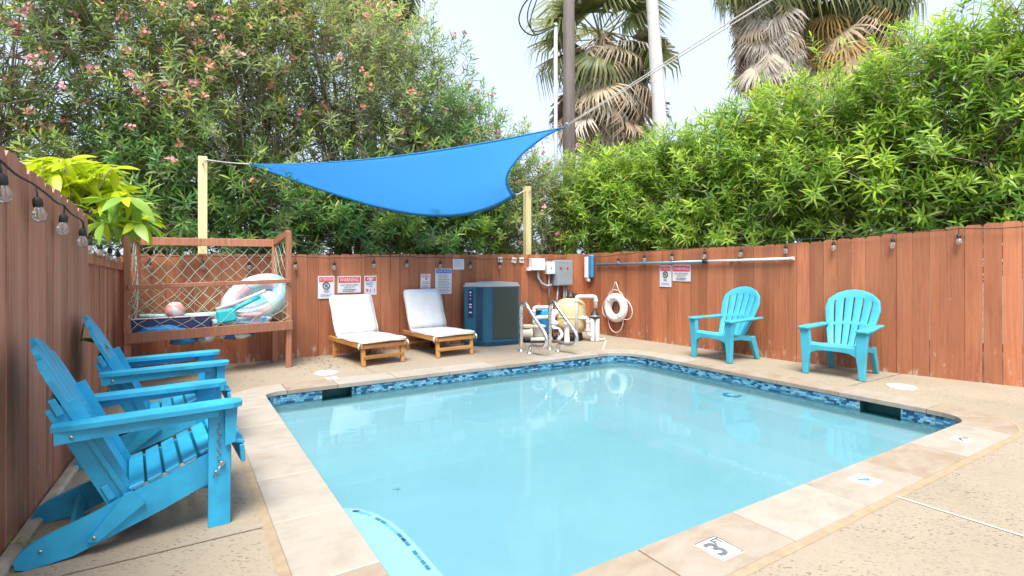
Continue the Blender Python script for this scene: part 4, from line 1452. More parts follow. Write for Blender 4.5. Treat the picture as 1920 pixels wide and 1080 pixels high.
# ------------------------------------------------------------------ pool brush and telescopic pole on the right fence
bc, an, w, h = on_wall(RF, 1101, 1117, 479, 522, 0.02)
br = thing('pool_brush', 'blue and white pool brush head hung upright on the fence corner', 'brush', bc, an)
mb = MB(); mb.box((w * 0.22, -0.05, 0.01), (w * 0.5, 0.07, h), None, 0.02); mb.build('back', 'brushblue', br)
mb = MB(); mb.box((-w * 0.22, -0.055, -0.01), (w * 0.40, 0.08, h * 0.92), None, 0.01); mb.build('bristles', 'toywhite', br)
mb = MB(); mb.box((-w * 0.15, -0.05, -h / 2 - 0.02), (w * 0.5, 0.05, 0.06), Matrix.Rotation(R(20), 3, 'Y'), 0.012); mb.build('end_cap', 'toywhite', br)
def rfp(u, v, off):
    p, an = on_fence(RF, u, off)
    return Vector((p.x, p.y, CAMZ - (v - HZ) / F * p.y))
p0 = rfp(1118, 496.5, 0.05)
tp = thing('telescopic_pole', 'long telescopic pool pole, blue and white, on the right fence', 'pole', p0)
pm_ = rfp(1322, 490, 0.05) - p0; pe = rfp(1489, 484.5, 0.05) - p0
mb = MB(); mb.tube([(0, 0, 0), pm_], 0.020, 12); mb.build('outer_tube', 'polblue', tp)
mb = MB(); mb.tube([pm_, pe], 0.0165, 12); mb.build('inner_tube', 'whiteplastic', tp)
mb = MB(); mb.tube([pm_ * 0.985, pm_ * 1.02], 0.026, 12); mb.build('clamp', 'cable', tp)
mb = MB(); mb.tube([pe * 0.985, pe], 0.020, 12); mb.build('end_grip', 'pvc', tp)
for q in (0.3, 0.75):
    c = pe * q
    mb = MB(); mb.box(c + Vector((0.03, 0.02, -0.015)), (0.05, 0.05, 0.012), Matrix.Rotation(R(-55), 3, 'Z')); mb.build('hook', 'zinc', tp)

# ------------------------------------------------------------------ life ring
lp, an = on_fence(RF, 1155, 0.07)
lz = CAMZ - (577 - HZ) / F * lp.y
lr = thing('life_ring', 'white life ring with a rope, hung on the right fence', 'life ring', (lp.x, lp.y, lz), an)
mb = MB(); mb.torus((0, 0, 0), 0.178, 0.178, 0.068, 44, 14); mb.build('ring', 'ringwhite', lr)
for k in range(4):
    a = R(45 + 90 * k)
    m_ = Matrix.Translation((0.178 * math.cos(a), 0, 0.178 * math.sin(a))) @ Matrix.Rotation(-a - R(90), 4, 'Y')
    mb = MB(); mb.lathe([(0.070, -0.03), (0.0725, -0.028), (0.0725, 0.028), (0.070, 0.03)], 16, m_ @ Matrix.Rotation(R(0), 4, 'Y') ); mb.build('strap', 'toywhite', lr)
rp = []
for k in range(4):
    a0 = R(45 + 90 * k)
    for j in range(8):
        a = a0 + R(90) * j / 8
        rr_ = 0.25 + 0.10 * math.sin(math.pi * j / 8) * (1.2 if k in (2, 3) else 0.55)
        rp.append((rr_ * math.cos(a), -0.01, rr_ * math.sin(a) - (0.05 * math.sin(math.pi * j / 8) if k in (2, 3, 1) else 0)))
mb = MB(); mb.tube(rp, 0.007, 6, closed=True); mb.build('grab_rope', 'rope', lr)
mb = MB(); mb.tube([(-0.10, -0.01, 0.23), (0.0, -0.02, 0.43), (0.02, -0.02, 0.43), (0.10, -0.01, 0.23)], 0.007, 6); mb.build('hanging_rope', 'rope', lr)
mb = MB(); mb.tube([(0.01, 0.06, 0.425), (0.01, -0.035, 0.425)], 0.006, 8); mb.build('hook', 'zinc', lr)

# ------------------------------------------------------------------ signs
SX = Matrix.Rotation(R(90), 3, 'X')
def sign(F_, u0, u1, v0, v1, label, mat='signwhite', tilt=0.0):
    c, an, w, h = on_wall(F_, u0, u1, v0, v1, 0.016)
    root = thing('sign', label, 'sign', c, an, 'fence signs')
    root.rotation_euler = (Matrix.Rotation(an, 3, 'Z') @ Matrix.Rotation(tilt, 3, 'Y')).to_euler()
    mb = MB(); mb.box((0, 0, 0), (w, 0.004, h), None, 0.001); mb.build('panel', mat, root)
    return root, w, h
def band(root, x0, x1, z0, z1, mat, name='band', y=-0.0035):
    mb = MB(); mb.box(((x0 + x1) / 2, y, (z0 + z1) / 2), (x1 - x0, 0.002, z1 - z0), None, 0)
    return mb.build(name, mat, root)
def letter(root, body, x, z, width, size, mat, sx=1.0):
    me = text_mesh(body, size, mat)
    xs = [v.co.x for v in me.vertices]
    w0 = max(xs) - min(xs)
    k = width / w0 if width else 1.0
    o = place('lettering', me, root, (x, -0.0058, z), (R(90), 0, 0), (k, 1 if not width else min(1.6, max(0.6, 1)), 1))
    return o
def lines(root, x0, x1, zs, mat, t_=0.006, seed=1):
    rnd = random.Random(seed)
    mb = MB()
    for z in zs:
        x = x0 + rnd.uniform(0, 0.02) * (x1 - x0)
        end = x1 - rnd.uniform(0, 0.3) * (x1 - x0)
        while x < end:
            wl = rnd.uniform(0.06, 0.16) * (x1 - x0)
            mb.box(((x + min(end, x + wl)) / 2, -0.0045, z), (min(end, x + wl) - x, 0.001, t_), None, 0)
            x += wl + 0.03 * (x1 - x0)
    return mb.build('small_print', mat, root)
def no_diving(F_, u0, u1, v0, v1, label):
    s, w, h = sign(F_, u0, u1, v0, v1, label)
    band(s, -w * 0.43, w * 0.43, h * 0.24, h * 0.45, 'signred')
    letter(s, 'ATTENTION', 0, h * 0.345, w * 0.78, h * 0.17, 'signwhite')
    mb = MB(); mb.torus((0, -0.005, h * 0.07), w * 0.20, w * 0.20, 0.006, 28, 6); mb.tube([(-w * 0.14, -0.005, h * 0.07 + w * 0.14), (w * 0.14, -0.005, h * 0.07 - w * 0.14)], 0.005, 6)
    mb.build('prohibition_ring', 'inkblack', s)
    mb = MB(); mb.tube([(w * 0.08, -0.004, h * 0.07 + w * 0.10), (0, -0.004, h * 0.07), (-w * 0.08, -0.004, h * 0.07 - w * 0.09)], [0.005, 0.008, 0.004], 6); mb.build('diver_symbol', 'inkblack', s)
    letter(s, 'NO', 0, -h * 0.19, w * 0.28, h * 0.15, 'inkblack')
    letter(s, 'DIVING', 0, -h * 0.36, w * 0.66, h * 0.15, 'inkblue')
def warning(F_, u0, u1, v0, v1, label):
    s, w, h = sign(F_, u0, u1, v0, v1, label)
    band(s, -w * 0.46, w * 0.46, h * 0.10, h * 0.44, 'signred')
    letter(s, 'WARNING', 0, h * 0.27, w * 0.82, h * 0.33, 'signwhite')
    letter(s, 'NO LIFEGUARD', 0, -h * 0.04, w * 0.74, h * 0.14, 'inkblack')
    letter(s, 'ON DUTY', 0, -h * 0.18, w * 0.46, h * 0.14, 'inkblack')
    lines(s, -w * 0.28, w * 0.30, [-h * 0.305, -h * 0.40], 'inkgrey', h * 0.05, 4)
no_diving(BF, 596, 627, 517.5, 560, 'no diving sign with a red attention band, left of the near lounger')
warning(BF, 633, 676.5, 517.5, 549, 'warning sign with white letters on red, above the left lounger')
s, w, h = sign(BF, 683, 706, 517, 553, 'narrow emergency sign with 911 at its foot, above the left lounger')
band(s, -w * 0.44, w * 0.44, h * 0.22, h * 0.44, 'signred')
mb = MB(); mb.tube([(-w * 0.28, -0.005, h * 0.28), (-w * 0.2, -0.005, h * 0.37), (w * 0.2, -0.005, h * 0.37), (w * 0.28, -0.005, h * 0.28)], 0.008, 6); mb.box((0, -0.005, h * 0.29), (w * 0.28, 0.003, h * 0.07), None, 0.002); mb.build('telephone_symbol', 'signwhite', s)
lines(s, -w * 0.38, w * 0.40, [h * 0.13, h * 0.05], 'inkblue', h * 0.04, 5); lines(s, -w * 0.15, w * 0.25, [-h * 0.05], 'inkblue', h * 0.04, 6)
letter(s, '911', 0, -h * 0.27, w * 0.74, h * 0.25, 'signred')
s, w, h = sign(BF, 788.5, 807, 513.5, 541, 'small notice with two red lines and a black mark, above the right lounger', tilt=R(1.5))
lines(s, -w * 0.42, w * 0.55, [h * 0.42, h * 0.30], 'signred', h * 0.06, 8); lines(s, -w * 0.35, w * 0.4, [-h * 0.05, -h * 0.16], 'inkgrey', h * 0.035, 9); lines(s, -w * 0.40, w * 0.45, [-h * 0.32, -h * 0.41], 'signred', h * 0.04, 10)
mb = MB(); mb.lathe([(0.014, 0), (0.014, 0.002)], 14, Matrix.Rotation(R(90), 4, 'X')); mb.build('black_mark', 'inkblack', s, (w * 0.06, -0.003, h * 0.16))
s, w, h = sign(BF, 816, 847, 503.5, 551, 'tall pool rules sign with a blue heading, above the right lounger', tilt=R(1))
band(s, -w * 0.46, w * 0.46, h * 0.31, h * 0.47, 'signblue')
letter(s, 'POOL RULES', 0, h * 0.39, w * 0.84, h * 0.125, 'signwhite')
lines(s, -w * 0.34, w * 0.38, [h * (0.25 - 0.062 * k) for k in range(12)], 'inkgrey', h * 0.020, 12)
s, w, h = sign(BF, 849, 870, 485.5, 505.5, 'plain white paper notice near the fence top, above the pool rules sign')
lines(s, -w * 0.40, w * 0.42, [h * (0.34 - 0.11 * k) for k in range(6)], 'inkgrey', h * 0.018, 14)
no_diving(RF, 1237, 1259, 497.5, 538, 'no diving sign under the pole on the right fence')
warning(RF, 1261, 1295, 496.5, 527.5, 'warning sign under the pole on the right fence')

# ------------------------------------------------------------------ net cage for pool toys
fR = gp(541, 688); fL = Vector((-3.84, 5.32, 0))
bR = Vector((-2.985, 6.70, 0)); bL = Vector((-4.13, 5.87, 0))
cage = thing('toy_cage', 'red-brown timber cage with green netting holding pool toys', 'toy cage', fR)
def cg(p, z): return Vector((p.x - fR.x, p.y - fR.y, z))
W_ = 'cagewood'
dirx = (fR - fL).normalized()
for p, zt, nm in ((fR, 1.605, 'post'), (fL, 1.555, 'post'), (bR, 1.53, 'post'), (bL, 1.52, 'post')):
    mb = MB(); mb.beam(cg(p, -0.004), cg(p, zt), 0.045, 0.060, up=dirx, bev=0.004); mb.build(nm, W_, cage)
def rail(p, q, z0, z1, w=0.042, h=0.07):
    mb = MB(); mb.beam(cg(p, z0), cg(q, z1), w, h, bev=0.004); mb.build('rail', W_, cage)
fo = (dirx.cross(Vector((0, 0, 1)))).normalized() * 0.046     # towards the viewer
rail(fL + fo - dirx * 0.03, fR + fo + dirx * 0.03, 0.475, 0.500, 0.030, 0.105)
rail(fL + fo, fR + fo, 0.985, 1.020, 0.028, 0.045)
rail(bL, bR, 1.47, 1.48, 0.04, 0.09); rail(bL, bR, 0.50, 0.50)
rail(fL, bL, 1.535, 1.485, 0.04, 0.075); rail(fR, bR, 1.585, 1.485, 0.04, 0.075)
rail(fL, bL, 0.49, 0.50); rail(fR, bR, 0.49, 0.50)
for k in range(6):
    s = 0.08 + 0.165 * k
    a = fL + (fR - fL) * s; b = bL + (bR - bL) * s
    mb = MB(); mb.beam(cg(a, 0.452), cg(b, 0.452), 0.09, 0.018, bev=0.002); mb.build('floor_slat', W_, cage)
def net(P00, P10, P01, P11, nu, nv, sag, r=0.0026, seed=1):
    """diamond netting over a quad, corners given (u0v0, u1v0, u0v1, u1v1)"""
    rnd = random.Random(seed)
    mb = MB()
    nrm = (P10 - P00).cross(P01 - P00).normalized()
    def S(u, v):
        p = (P00 * (1 - u) + P10 * u) * (1 - v) + (P01 * (1 - u) + P11 * u) * v
        w = sag * math.sin(math.pi * u) * math.sin(math.pi * min(1, v * 1.1))
        return p + nrm * w + Vector((0, 0, -0.35 * abs(sag) * math.sin(math.pi * u) * math.sin(math.pi * v) + 0.02 * math.sin(u * 9 + v * 5)))
    jit = {}
    def node(i, j):
        if (i, j) not in jit:
            jit[(i, j)] = S(min(1, max(0, i / nu + rnd.uniform(-0.006, 0.006))), min(1, max(0, j / nv + rnd.uniform(-0.012, 0.012))))
        return jit[(i, j)]
    for i in range(nu):
        for j in range(nv):
            if (i + j) % 2 == 0:
                mb.tube([node(i, j), node(i + 1, j + 1)], r, 4, cap=False)
            else:
                mb.tube([node(i + 1, j), node(i, j + 1)], r, 4, cap=False)
    o = mb.build('netting', 'netgreen', cage)
    return o
ins = -fo * 0.4
net(cg(bL, 0.52), cg(bR, 0.52), cg(bL, 1.44), cg(bR, 1.44), 20, 12, -0.05, seed=1)
net(cg(fL + fo * 0.5, 0.52), cg(fR + fo * 0.5, 0.53), cg(fL + fo * 0.5, 0.98), cg(fR + fo * 0.5, 1.01), 17, 6, 0.06, seed=2)
net(cg(fL, 0.52), cg(bL, 0.52), cg(fL, 1.50), cg(bL, 1.45), 8, 14, 0.05, seed=3)
net(cg(fR, 0.53), cg(bR, 0.52), cg(fR, 1.55), cg(bR, 1.45), 8, 14, -0.05, seed=4)

# toys lying in the cage
TZ = 0.462
def cpt(u, v, t_):
    """point inside the cage on the ray through (u, v), t_ of the way from front to back plane"""
    k = (u - CX) / F
    A0 = fL + (bL - fL) * t_; B0 = fR + (bR - fR) * t_
    d = B0 - A0
    s = (k * A0.y - A0.x) / (d.x - k * d.y)
    p = A0 + d * s
    return Vector((p.x, p.y, CAMZ - (v - HZ) / F * p.y))
cang = math.atan2(dirx.y, dirx.x)
c = cpt(328, 582, 0.55)
ball = thing('beach_ball', 'pink and white beach ball on top of the toys', 'ball', c)
for k in range(6):
    mb = MB(); vs, fs = [], []
    for i in range(9):
        th_ = math.pi * i / 8
        for j in range(4):
            ph = 2 * math.pi * (k + j / 3) / 6
            vs.append((0.096 * math.sin(th_) * math.cos(ph), 0.096 * math.sin(th_) * math.sin(ph), 0.096 * math.cos(th_)))
    for i in range(8):
        for j in range(3):
            fs.append([i * 4 + j, (i + 1) * 4 + j, (i + 1) * 4 + j + 1, i * 4 + j + 1])
    mb.add(vs, fs, 0, True); mb.build('ball_panel', ['toycoral', 'toypink', 'toywhite'][k % 3], ball, (0, 0, 0), (R(50), R(20), 0))
# navy float board standing on its edge
c = cpt(318, 608, 0.30)
nb = thing('float_board', 'long dark navy float board lying at the left of the cage', 'float', (c.x, c.y, TZ), cang)
mb = MB(); mb.box((0, 0, 0.09), (0.80, 0.05, 0.17), Matrix.Rotation(R(-12), 3, 'X'), 0.02); mb.build('board', 'navy', nb)
mb = MB(); mb.box((0, 0.018, 0.178), (0.79, 0.05, 0.016), Matrix.Rotation(R(-12), 3, 'X'), 0.006); mb.build('edge_strip', 'toypink', nb)
# crumpled blue inflatable in front
def crumple(name, label, cat, u, v, t_, size, mat, seed, rz=0.0, z=None, amp=0.35):
    c = cpt(u, v, t_)
    rnd = random.Random(seed)
    bm = bmesh.new(); bmesh.ops.create_icosphere(bm, subdivisions=3, radius=1)
    ph = [rnd.uniform(0, 6.28) for _ in range(6)]
    for q in bm.verts:
        n = 1 + amp * (math.sin(q.co.x * 4 + ph[0]) * math.sin(q.co.y * 5 + ph[1]) * 0.5 + 0.35 * math.sin(q.co.z * 7 + q.co.x * 3 + ph[2]) + 0.2 * math.sin(q.co.y * 11 + ph[3]))
        q.co = Vector((q.co.x * size[0], q.co.y * size[1], q.co.z * size[2])) * n
    lo = min(q.co.z for q in bm.verts)
    for f in bm.faces: f.smooth = True
    me = bpy.data.meshes.new(name); bm.to_mesh(me); bm.free(); me.materials.append(M[mat])
    o = place(name, me, None, (c.x, c.y, (z if z is not None else TZ) - lo * (1 if z is None else 0)), (0, 0, cang + rz))
    return tag(o, label, cat, 'toys in the cage')
crumple('deflated_float', 'crumpled blue float in front of the navy board', 'float', 303, 612, 0.10, (0.21, 0.07, 0.055), 'toyblue', 5)
crumple('deflated_float', 'pale blue patterned float slumped under the turquoise scoop', 'float', 455, 600, 0.35, (0.32, 0.14, 0.075), 'vinyl_blue', 6)
crumple('hanging_float', 'strip of blue float hanging below the cage floor, at the left', 'float', 345, 636, 0.40, (0.13, 0.05, 0.05), 'toyblue', 8, z=0.385, amp=0.2)
crumple('hanging_float', 'dark printed vinyl sagging below the cage floor, at the right', 'float', 445, 630, 0.40, (0.19, 0.06, 0.045), 'vinyl_mix', 9, z=0.395, amp=0.2)
crumple('hanging_float', 'grey cloth sagging below the middle of the cage', 'float', 385, 636, 0.35, (0.09, 0.05, 0.05), 'lidgrey', 10, z=0.385, amp=0.2)
# big pastel swim ring leaning in the right end
c = cpt(481, 560, 0.50)
sr = thing('swim_ring', 'large pastel inflatable ring leaning in the right end of the cage', 'swim ring', c, cang)
tilt = Matrix.Rotation(R(18), 3, 'Y') @ Matrix.Rotation(R(-38), 3, 'X')
tilt = Matrix.Rotation(R(-27), 3, 'Y') @ Matrix.Rotation(R(-30), 3, 'X')
mb = MB(); mb.torus((0, 0, 0), 0.30, 0.18, 0.105, 40, 14, tilt); mb.build('ring', 'vinyl_pastel', sr)
mb = MB()
fan = [tilt @ Vector((0.24 * math.cos(2 * math.pi * k / 24), 0.0, 0.12 * math.sin(2 * math.pi * k / 24))) for k in range(24)]
mb.add(fan + [p + Vector((0, 0.012, 0)) for p in fan], [list(range(24)), list(range(24, 48))[::-1]] + [[k, (k + 1) % 24, 24 + (k + 1) % 24, 24 + k] for k in range(24)]); mb.build('centre_panel', 'vinyl_blue', sr)
# turquoise scoop
c = cpt(425, 592, 0.02)
sc_ = thing('toy_scoop', 'turquoise plastic scoop with its handle up to the right', 'toy', c, cang)
mb = MB(); mb.box((0, 0, 0), (0.20, 0.06, 0.15), Matrix.Rotation(R(-8), 3, 'Y'), 0.02); mb.build('scoop', 'toyteal', sc_)
mb = MB(); mb.tube([(0.06, 0.0, 0.06), (0.34, 0.0, 0.20)], 0.026, 12); mb.build('handle', 'toyteal', sc_)
# foam noodles
def noodle(u0, v0, u1, v1, t0, t1, r, mat, label):
    a = cpt(u0, v0, t0); b = cpt(u1, v1, t1)
    o = thing('pool_noodle', label, 'pool noodle', a, 0, 'foam noodles in the cage')
    d = b - a
    mb = MB(); mb.tube([(0, 0, 0), d * 0.35 + Vector((0, 0, -0.012)), d * 0.7 + Vector((0, 0, -0.008)), d], r, 12); mb.build('foam', mat, o)
    mb = MB(); mb.tube([d, d + d.normalized() * 0.003], r * 0.4, 10); mb.build('core_hole', 'inkgrey', o)
noodle(262, 593, 415, 588, 0.62, 0.45, 0.026, 'toymint', 'mint foam noodle lying behind the navy board')
noodle(436, 588, 489, 589, 0.10, 0.08, 0.030, 'toypink', 'pale pink noodle end right of the scoop')
noodle(405, 580, 498, 545, 0.40, 0.15, 0.020, 'toypink', 'pink noodle slanting across the pastel ring')

# ------------------------------------------------------------------ string lights
_sock = MB(); _sock.lathe([(0.006, 0.030), (0.010, 0.028), (0.019, 0.018), (0.020, -0.012), (0.017, -0.018)][::-1], 12)
SOCK = _sock.mesh('socket', 'cable')
_bulb = MB(); _bulb.lathe([(0.004, -0.088), (0.014, -0.086), (0.024, -0.074), (0.0285, -0.058), (0.026, -0.042), (0.018, -0.026), (0.014, -0.014)], 14)
BULB = _bulb.mesh('bulb', 'bulbglass')
_fil = MB(); _fil.tube([(0.004, 0, -0.02), (0.006, 0, -0.06), (-0.006, 0, -0.06), (-0.004, 0, -0.02)], 0.0018, 5)
FIL = _fil.mesh('filament', 'toyyellow')
def light_string(label, F_, bulbs, drop, ends):
    """bulbs: photo pixels of the socket centres"""
    pos = []
    for (u, v) in bulbs:
        p, an = on_fence(F_, u, 0.055)
        pos.append(Vector((p.x, p.y, CAMZ - (v - HZ) / F * p.y)))
    o = thing('string_light', label, 'string light', pos[0], 0, 'bulb strings along the fences')
    pts = []
    anchors = [Vector((*on_fence(F_, ends[0][0], 0.03)[0], 0))] ; anchors[0].z = CAMZ - (ends[0][1] - HZ) / F * anchors[0].y
    last = Vector((*on_fence(F_, ends[1][0], 0.03)[0], 0)); last.z = CAMZ - (ends[1][1] - HZ) / F * last.y
    tops = [p + Vector((0, 0, drop)) for p in pos]
    nodes = anchors + tops + [last]
    for i in range(len(nodes) - 1):
        a, b = nodes[i], nodes[i + 1]
        L_ = (b - a).length
        for k in range(6):
            s = k / 6
            p = a + (b - a) * s
            w = math.sin(math.pi * s)
            # nailed at the bulb: cable lies against the boards between sockets
            pts.append(p + Vector((0, 0, -0.018 * L_ * w + 0.004 * math.sin(i * 3 + k))))
    pts.append(nodes[-1])
    mb = MB(); mb.tube([p - pos[0] for p in pts], 0.0048, 6); mb.build('cable', 'cable', o)
    rnd = random.Random(len(bulbs))
    for p, tp_ in zip(pos, tops):
        rz = (R(rnd.uniform(-5, 5)), R(rnd.uniform(-5, 5)), rnd.uniform(0, 3))
        sck = place('socket', SOCK, o, p - pos[0], rz)
        mb = MB(); mb.tube([(0, 0, 0.026), (0.002, 0.0, 0.5 * drop), (0, 0, drop)], 0.004, 6); mb.build('drop_wire', 'cable', sck)
        b_ = place('bulb', BULB, sck); place('filament', FIL, sck)
    return o
light_string('string of clear bulbs along the tall left fence', LF1, [(3, 339), (71, 381), (119, 411), (155, 437)], 0.075, ((-60, 240), (165, 452)))
light_string('string of clear bulbs under the cap rail of the low left fence', LF2, [(166, 455), (187, 463), (206, 471), (221, 478)], 0.05, ((150, 440), (231, 482)))
light_string('string of clear bulbs along the back fence', BF, [(280, 493), (380, 493), (467, 494), (554, 493), (627, 495), (701, 492), (763, 491), (826, 493), (882, 494), (937, 495)], 0.085, ((236, 483), (1060, 484)))
light_string('string of clear bulbs along the right fence', RF, [(1159, 487), (1208, 481), (1260, 478), (1321, 474), (1389, 470), (1473, 463), (1563, 457), (1674, 451), (1798, 444), (1960, 438)], 0.085, ((1090, 482), (2010, 410)))

# ------------------------------------------------------------------ shade sail with its posts and ropes
pp1 = Vector(((380 - CX) / F * 6.55, 6.55, -0.1)); pp2 = Vector(((988.5 - CX) / F * 9.25, 9.25, -0.1))
for p, zt, w, lb in ((pp1, CAMZ + (498 - 294) / F * 6.55, 0.098, 'pale new timber post behind the cage, holding the sail rope'), (pp2, CAMZ + (498 - 350) / F * 9.25, 0.105, 'pale new timber post behind the fence above the electrical boxes')):
    o = thing('timber_post', lb, 'post', p, PA, 'shade sail posts')
    mb = MB(); mb.box((0, 0, (zt + 0.1) / 2), (w, w, zt + 0.1), None, 0.004); mb.build('shaft', 'pine', o)
    mb = MB(); mb.tube([(0.0, -w / 2 - 0.03, zt + 0.1 - 0.10), (0, -w / 2, zt + 0.1 - 0.10)], 0.008, 8); mb.torus((0, -w / 2 - 0.045, zt + 0.0), 0.02, 0.02, 0.005, 14, 6, Matrix.Rotation(R(90), 3, 'Z')); mb.build('eye_bolt', 'zinc', o)
sA = dp(468, 307.5, 6.85); sB = dp(968, 366, 9.0); sC = dp(1063, 235, 6.0)
sail = thing('shade_sail', 'bright blue triangular shade sail strung above the back fence', 'shade sail', sA)
N = 26
def edge_pt(a, b, t_, inward, amount):
    return a + (b - a) * t_ + inward * (amount * 4 * t_ * (1 - t_))
cen = (sA + sB + sC) / 3
AB_in = (cen - (sA + sB) / 2); AB_in = AB_in / AB_in.length
def sail_pt(u, v):
    """u along A->(B..C), v from B side to C side"""
    p = sA + ((sB + (sC - sB) * v) - sA) * u
    down = Vector((0, 0, -1))
    # scalloped edges: AB sags, AC slightly, BC pulled in
    p += down * (0.50 * 4 * u * (1 - u) * (1 - v) ** 1.6 * (0.55 + 0.75 * u))
    p += down * (0.115 * 4 * u * (1 - u) * v ** 1.3)
    bc = 4 * v * (1 - v) * u ** 4
    p += ((sA - sB).normalized() * 0.42 + Vector((0, 0, -0.06))) * bc
    p += down * 0.10 * math.sin(math.pi * v) * math.sin(math.pi * u)
    p += Vector((0, 0, 0.010 * math.sin(11 * v + 5 * u) * u + 0.012 * math.sin(26 * v) * max(0, 0.35 - u) + 0.02 * math.sin(30 * u * v) * max(0, u - 0.75)))
    return p - sA
rows = [[tuple(sail_pt((i / N) ** 0.9, j / 16)) for j in range(17)] for i in range(N + 1)]
o = place('cloth', grid_mesh('cloth', rows, lambda i, j: True, 'sailcloth'), sail)
m_ = o.modifiers.new('thickness', 'SOLIDIFY'); m_.thickness = 0.0015
def hem(pts, w, nrm):
    mb = MB()
    vs = []
    for p in pts:
        p = Vector(p); vs += [p, p + nrm * w]
    return vs
for nm, pts in (('lower_hem', [(i / N, 0.0, 0.045) for i in range(N + 1)]), ('upper_hem', [(i / N, 1.0, 0.975) for i in range(N + 1)]), ('end_hem', [(1.0, j / 16, None) for j in range(17)])):
    mb = MB(); vs = []
    for (u, v, v2) in pts:
        a = sail_pt(u, v)
        b = sail_pt(u, v2) if v2 is not None else sail_pt(0.985, v)
        off = Vector((0, -0.003, -0.006))
        vs += [a + off, b + off]
    mb.add(vs, [[2 * k, 2 * k + 1, 2 * k + 3, 2 * k + 2] for k in range(len(pts) - 1)], 0, True)
    o = mb.build(nm, 'sailhem', sail); m_ = o.modifiers.new('thickness', 'SOLIDIFY'); m_.thickness = 0.003
for p in (sA, sB, sC):
    mb = MB(); mb.torus(p - sA, 0.025, 0.025, 0.005, 16, 6); mb.build('corner_ring', 'zinc', sail)
def rope_thing(name, label, a, b, r, sag, n=12, mat='rope', twin=0.0):
    o = thing(name, label, 'rope', a)
    for k in range(2 if twin else 1):
        pts = []
        for i in range(n + 1):
            t_ = i / n
            q = (b - a) * t_ + Vector((0, 0, -sag * 4 * t_ * (1 - t_)))
            if twin: q += Vector((0.3, 0, 1)) * twin * (k - 0.5) * (0.3 + 0.7 * t_)
            pts.append(q)
        mb = MB(); mb.tube(pts, r, 6); mb.build('strand', mat, o)
    return o
rope_thing('tie_rope', 'thin white rope from the left timber post to the sail corner', Vector((pp1.x + 0.03, pp1.y - 0.06, CAMZ + (498 - 300) / F * 6.55)), sA, 0.007, 0.01)
rope_thing('tie_rope', 'short rope from the sail to the timber post above the boxes', sB, Vector((pp2.x - 0.02, pp2.y - 0.07, CAMZ + (498 - 357) / F * 9.25)), 0.007, 0.0)
e_ = dp(1440, 0, 3.6)
rope_thing('tie_rope', 'long pale double rope from the sail peak up to the right', sC, sC + (e_ - sC) * 1.45, 0.005, -0.0, mat='rope', twin=0.05)

# ------------------------------------------------------------------ vegetation
rng = np.random.default_rng(11)
def unit(a):
    return a / np.maximum(np.linalg.norm(a, axis=-1, keepdims=True), 1e-9)
def perp(d):
    ref = np.where(np.abs(d[:, 2:3]) < 0.9, np.array([[0, 0, 1.0]]), np.array([[1.0, 0, 0]]))
    x = unit(np.cross(d, ref))
    return x, np.cross(d, x)
def np_mesh(name, verts, faces, mat, tint=None, smooth=False):
    """verts (n,3), faces: list of (array (m,k)) blocks"""
    me = bpy.data.meshes.new(name)
    me.vertices.add(len(verts))
    me.vertices.foreach_set('co', np.asarray(verts, dtype=np.float32).ravel())
    loops = np.concatenate([f.ravel() for f in faces])
    tot = np.concatenate([np.full(len(f), f.shape[1]) for f in faces])
    start = np.concatenate([[0], np.cumsum(tot)[:-1]])
    me.loops.add(len(loops))
    me.loops.foreach_set('vertex_index', loops.astype(np.int32))
    me.polygons.add(len(tot))
    me.polygons.foreach_set('loop_start', start.astype(np.int32))
    me.polygons.foreach_set('loop_total', tot.astype(np.int32))
    if smooth:
        me.polygons.foreach_set('use_smooth', np.ones(len(tot), dtype=bool))
    me.update(calc_edges=True)
    if tint is not None:
        at = me.attributes.new('tint', 'FLOAT', 'FACE')
        at.data.foreach_set('value', np.asarray(tint, dtype=np.float32))
    me.materials.append(M[mat])
    return me
def leaves(pos, d, up, L_, W_, curl=0.18):
    """bent lance-shaped leaves; returns verts (n*6) and faces; six points each"""
    n = len(pos)
    side = unit(np.cross(d, up))
    nrm = np.cross(side, d)
    L_ = L_[:, None]; W_ = W_[:, None]
    v = np.empty((n, 6, 3))
    v[:, 0] = pos
    m1 = pos + d * L_ * 0.34 + nrm * L_ * 0.02
    v[:, 1] = m1 + side * W_ * 0.5
    v[:, 2] = m1 - side * W_ * 0.5
    m2 = pos + d * L_ * 0.70 - nrm * L_ * curl * 0.35
    v[:, 3] = m2 + side * W_ * 0.38
    v[:, 4] = m2 - side * W_ * 0.38
    v[:, 5] = pos + d * L_ * 0.98 - nrm * L_ * curl
    b = (np.arange(n) * 6)[:, None]
    t1 = b + np.array([[0, 2, 1]]); q = b + np.array([[1, 2, 4, 3]]); t2 = b + np.array([[3, 4, 5]])
    return v.reshape(-1, 3), [t1, q, t2]
def twigs(a, b, ra, rb):
    """three-sided sticks from a to b"""
    n = len(a)
    d = unit(b - a); x, y = perp(d)
    v = np.empty((n, 6, 3))
    for k in range(3):
        t_ = 2 * math.pi * k / 3
        off = x * math.cos(t_) + y * math.sin(t_)
        v[:, k] = a + off * np.reshape(ra, (-1, 1)); v[:, 3 + k] = b + off * np.reshape(rb, (-1, 1))
    base = (np.arange(n) * 6)[:, None]
    f = np.concatenate([base + np.array([[0, 1, 4, 3]]), base + np.array([[1, 2, 5, 4]]), base + np.array([[2, 0, 3, 5]])])
    return v.reshape(-1, 3), f

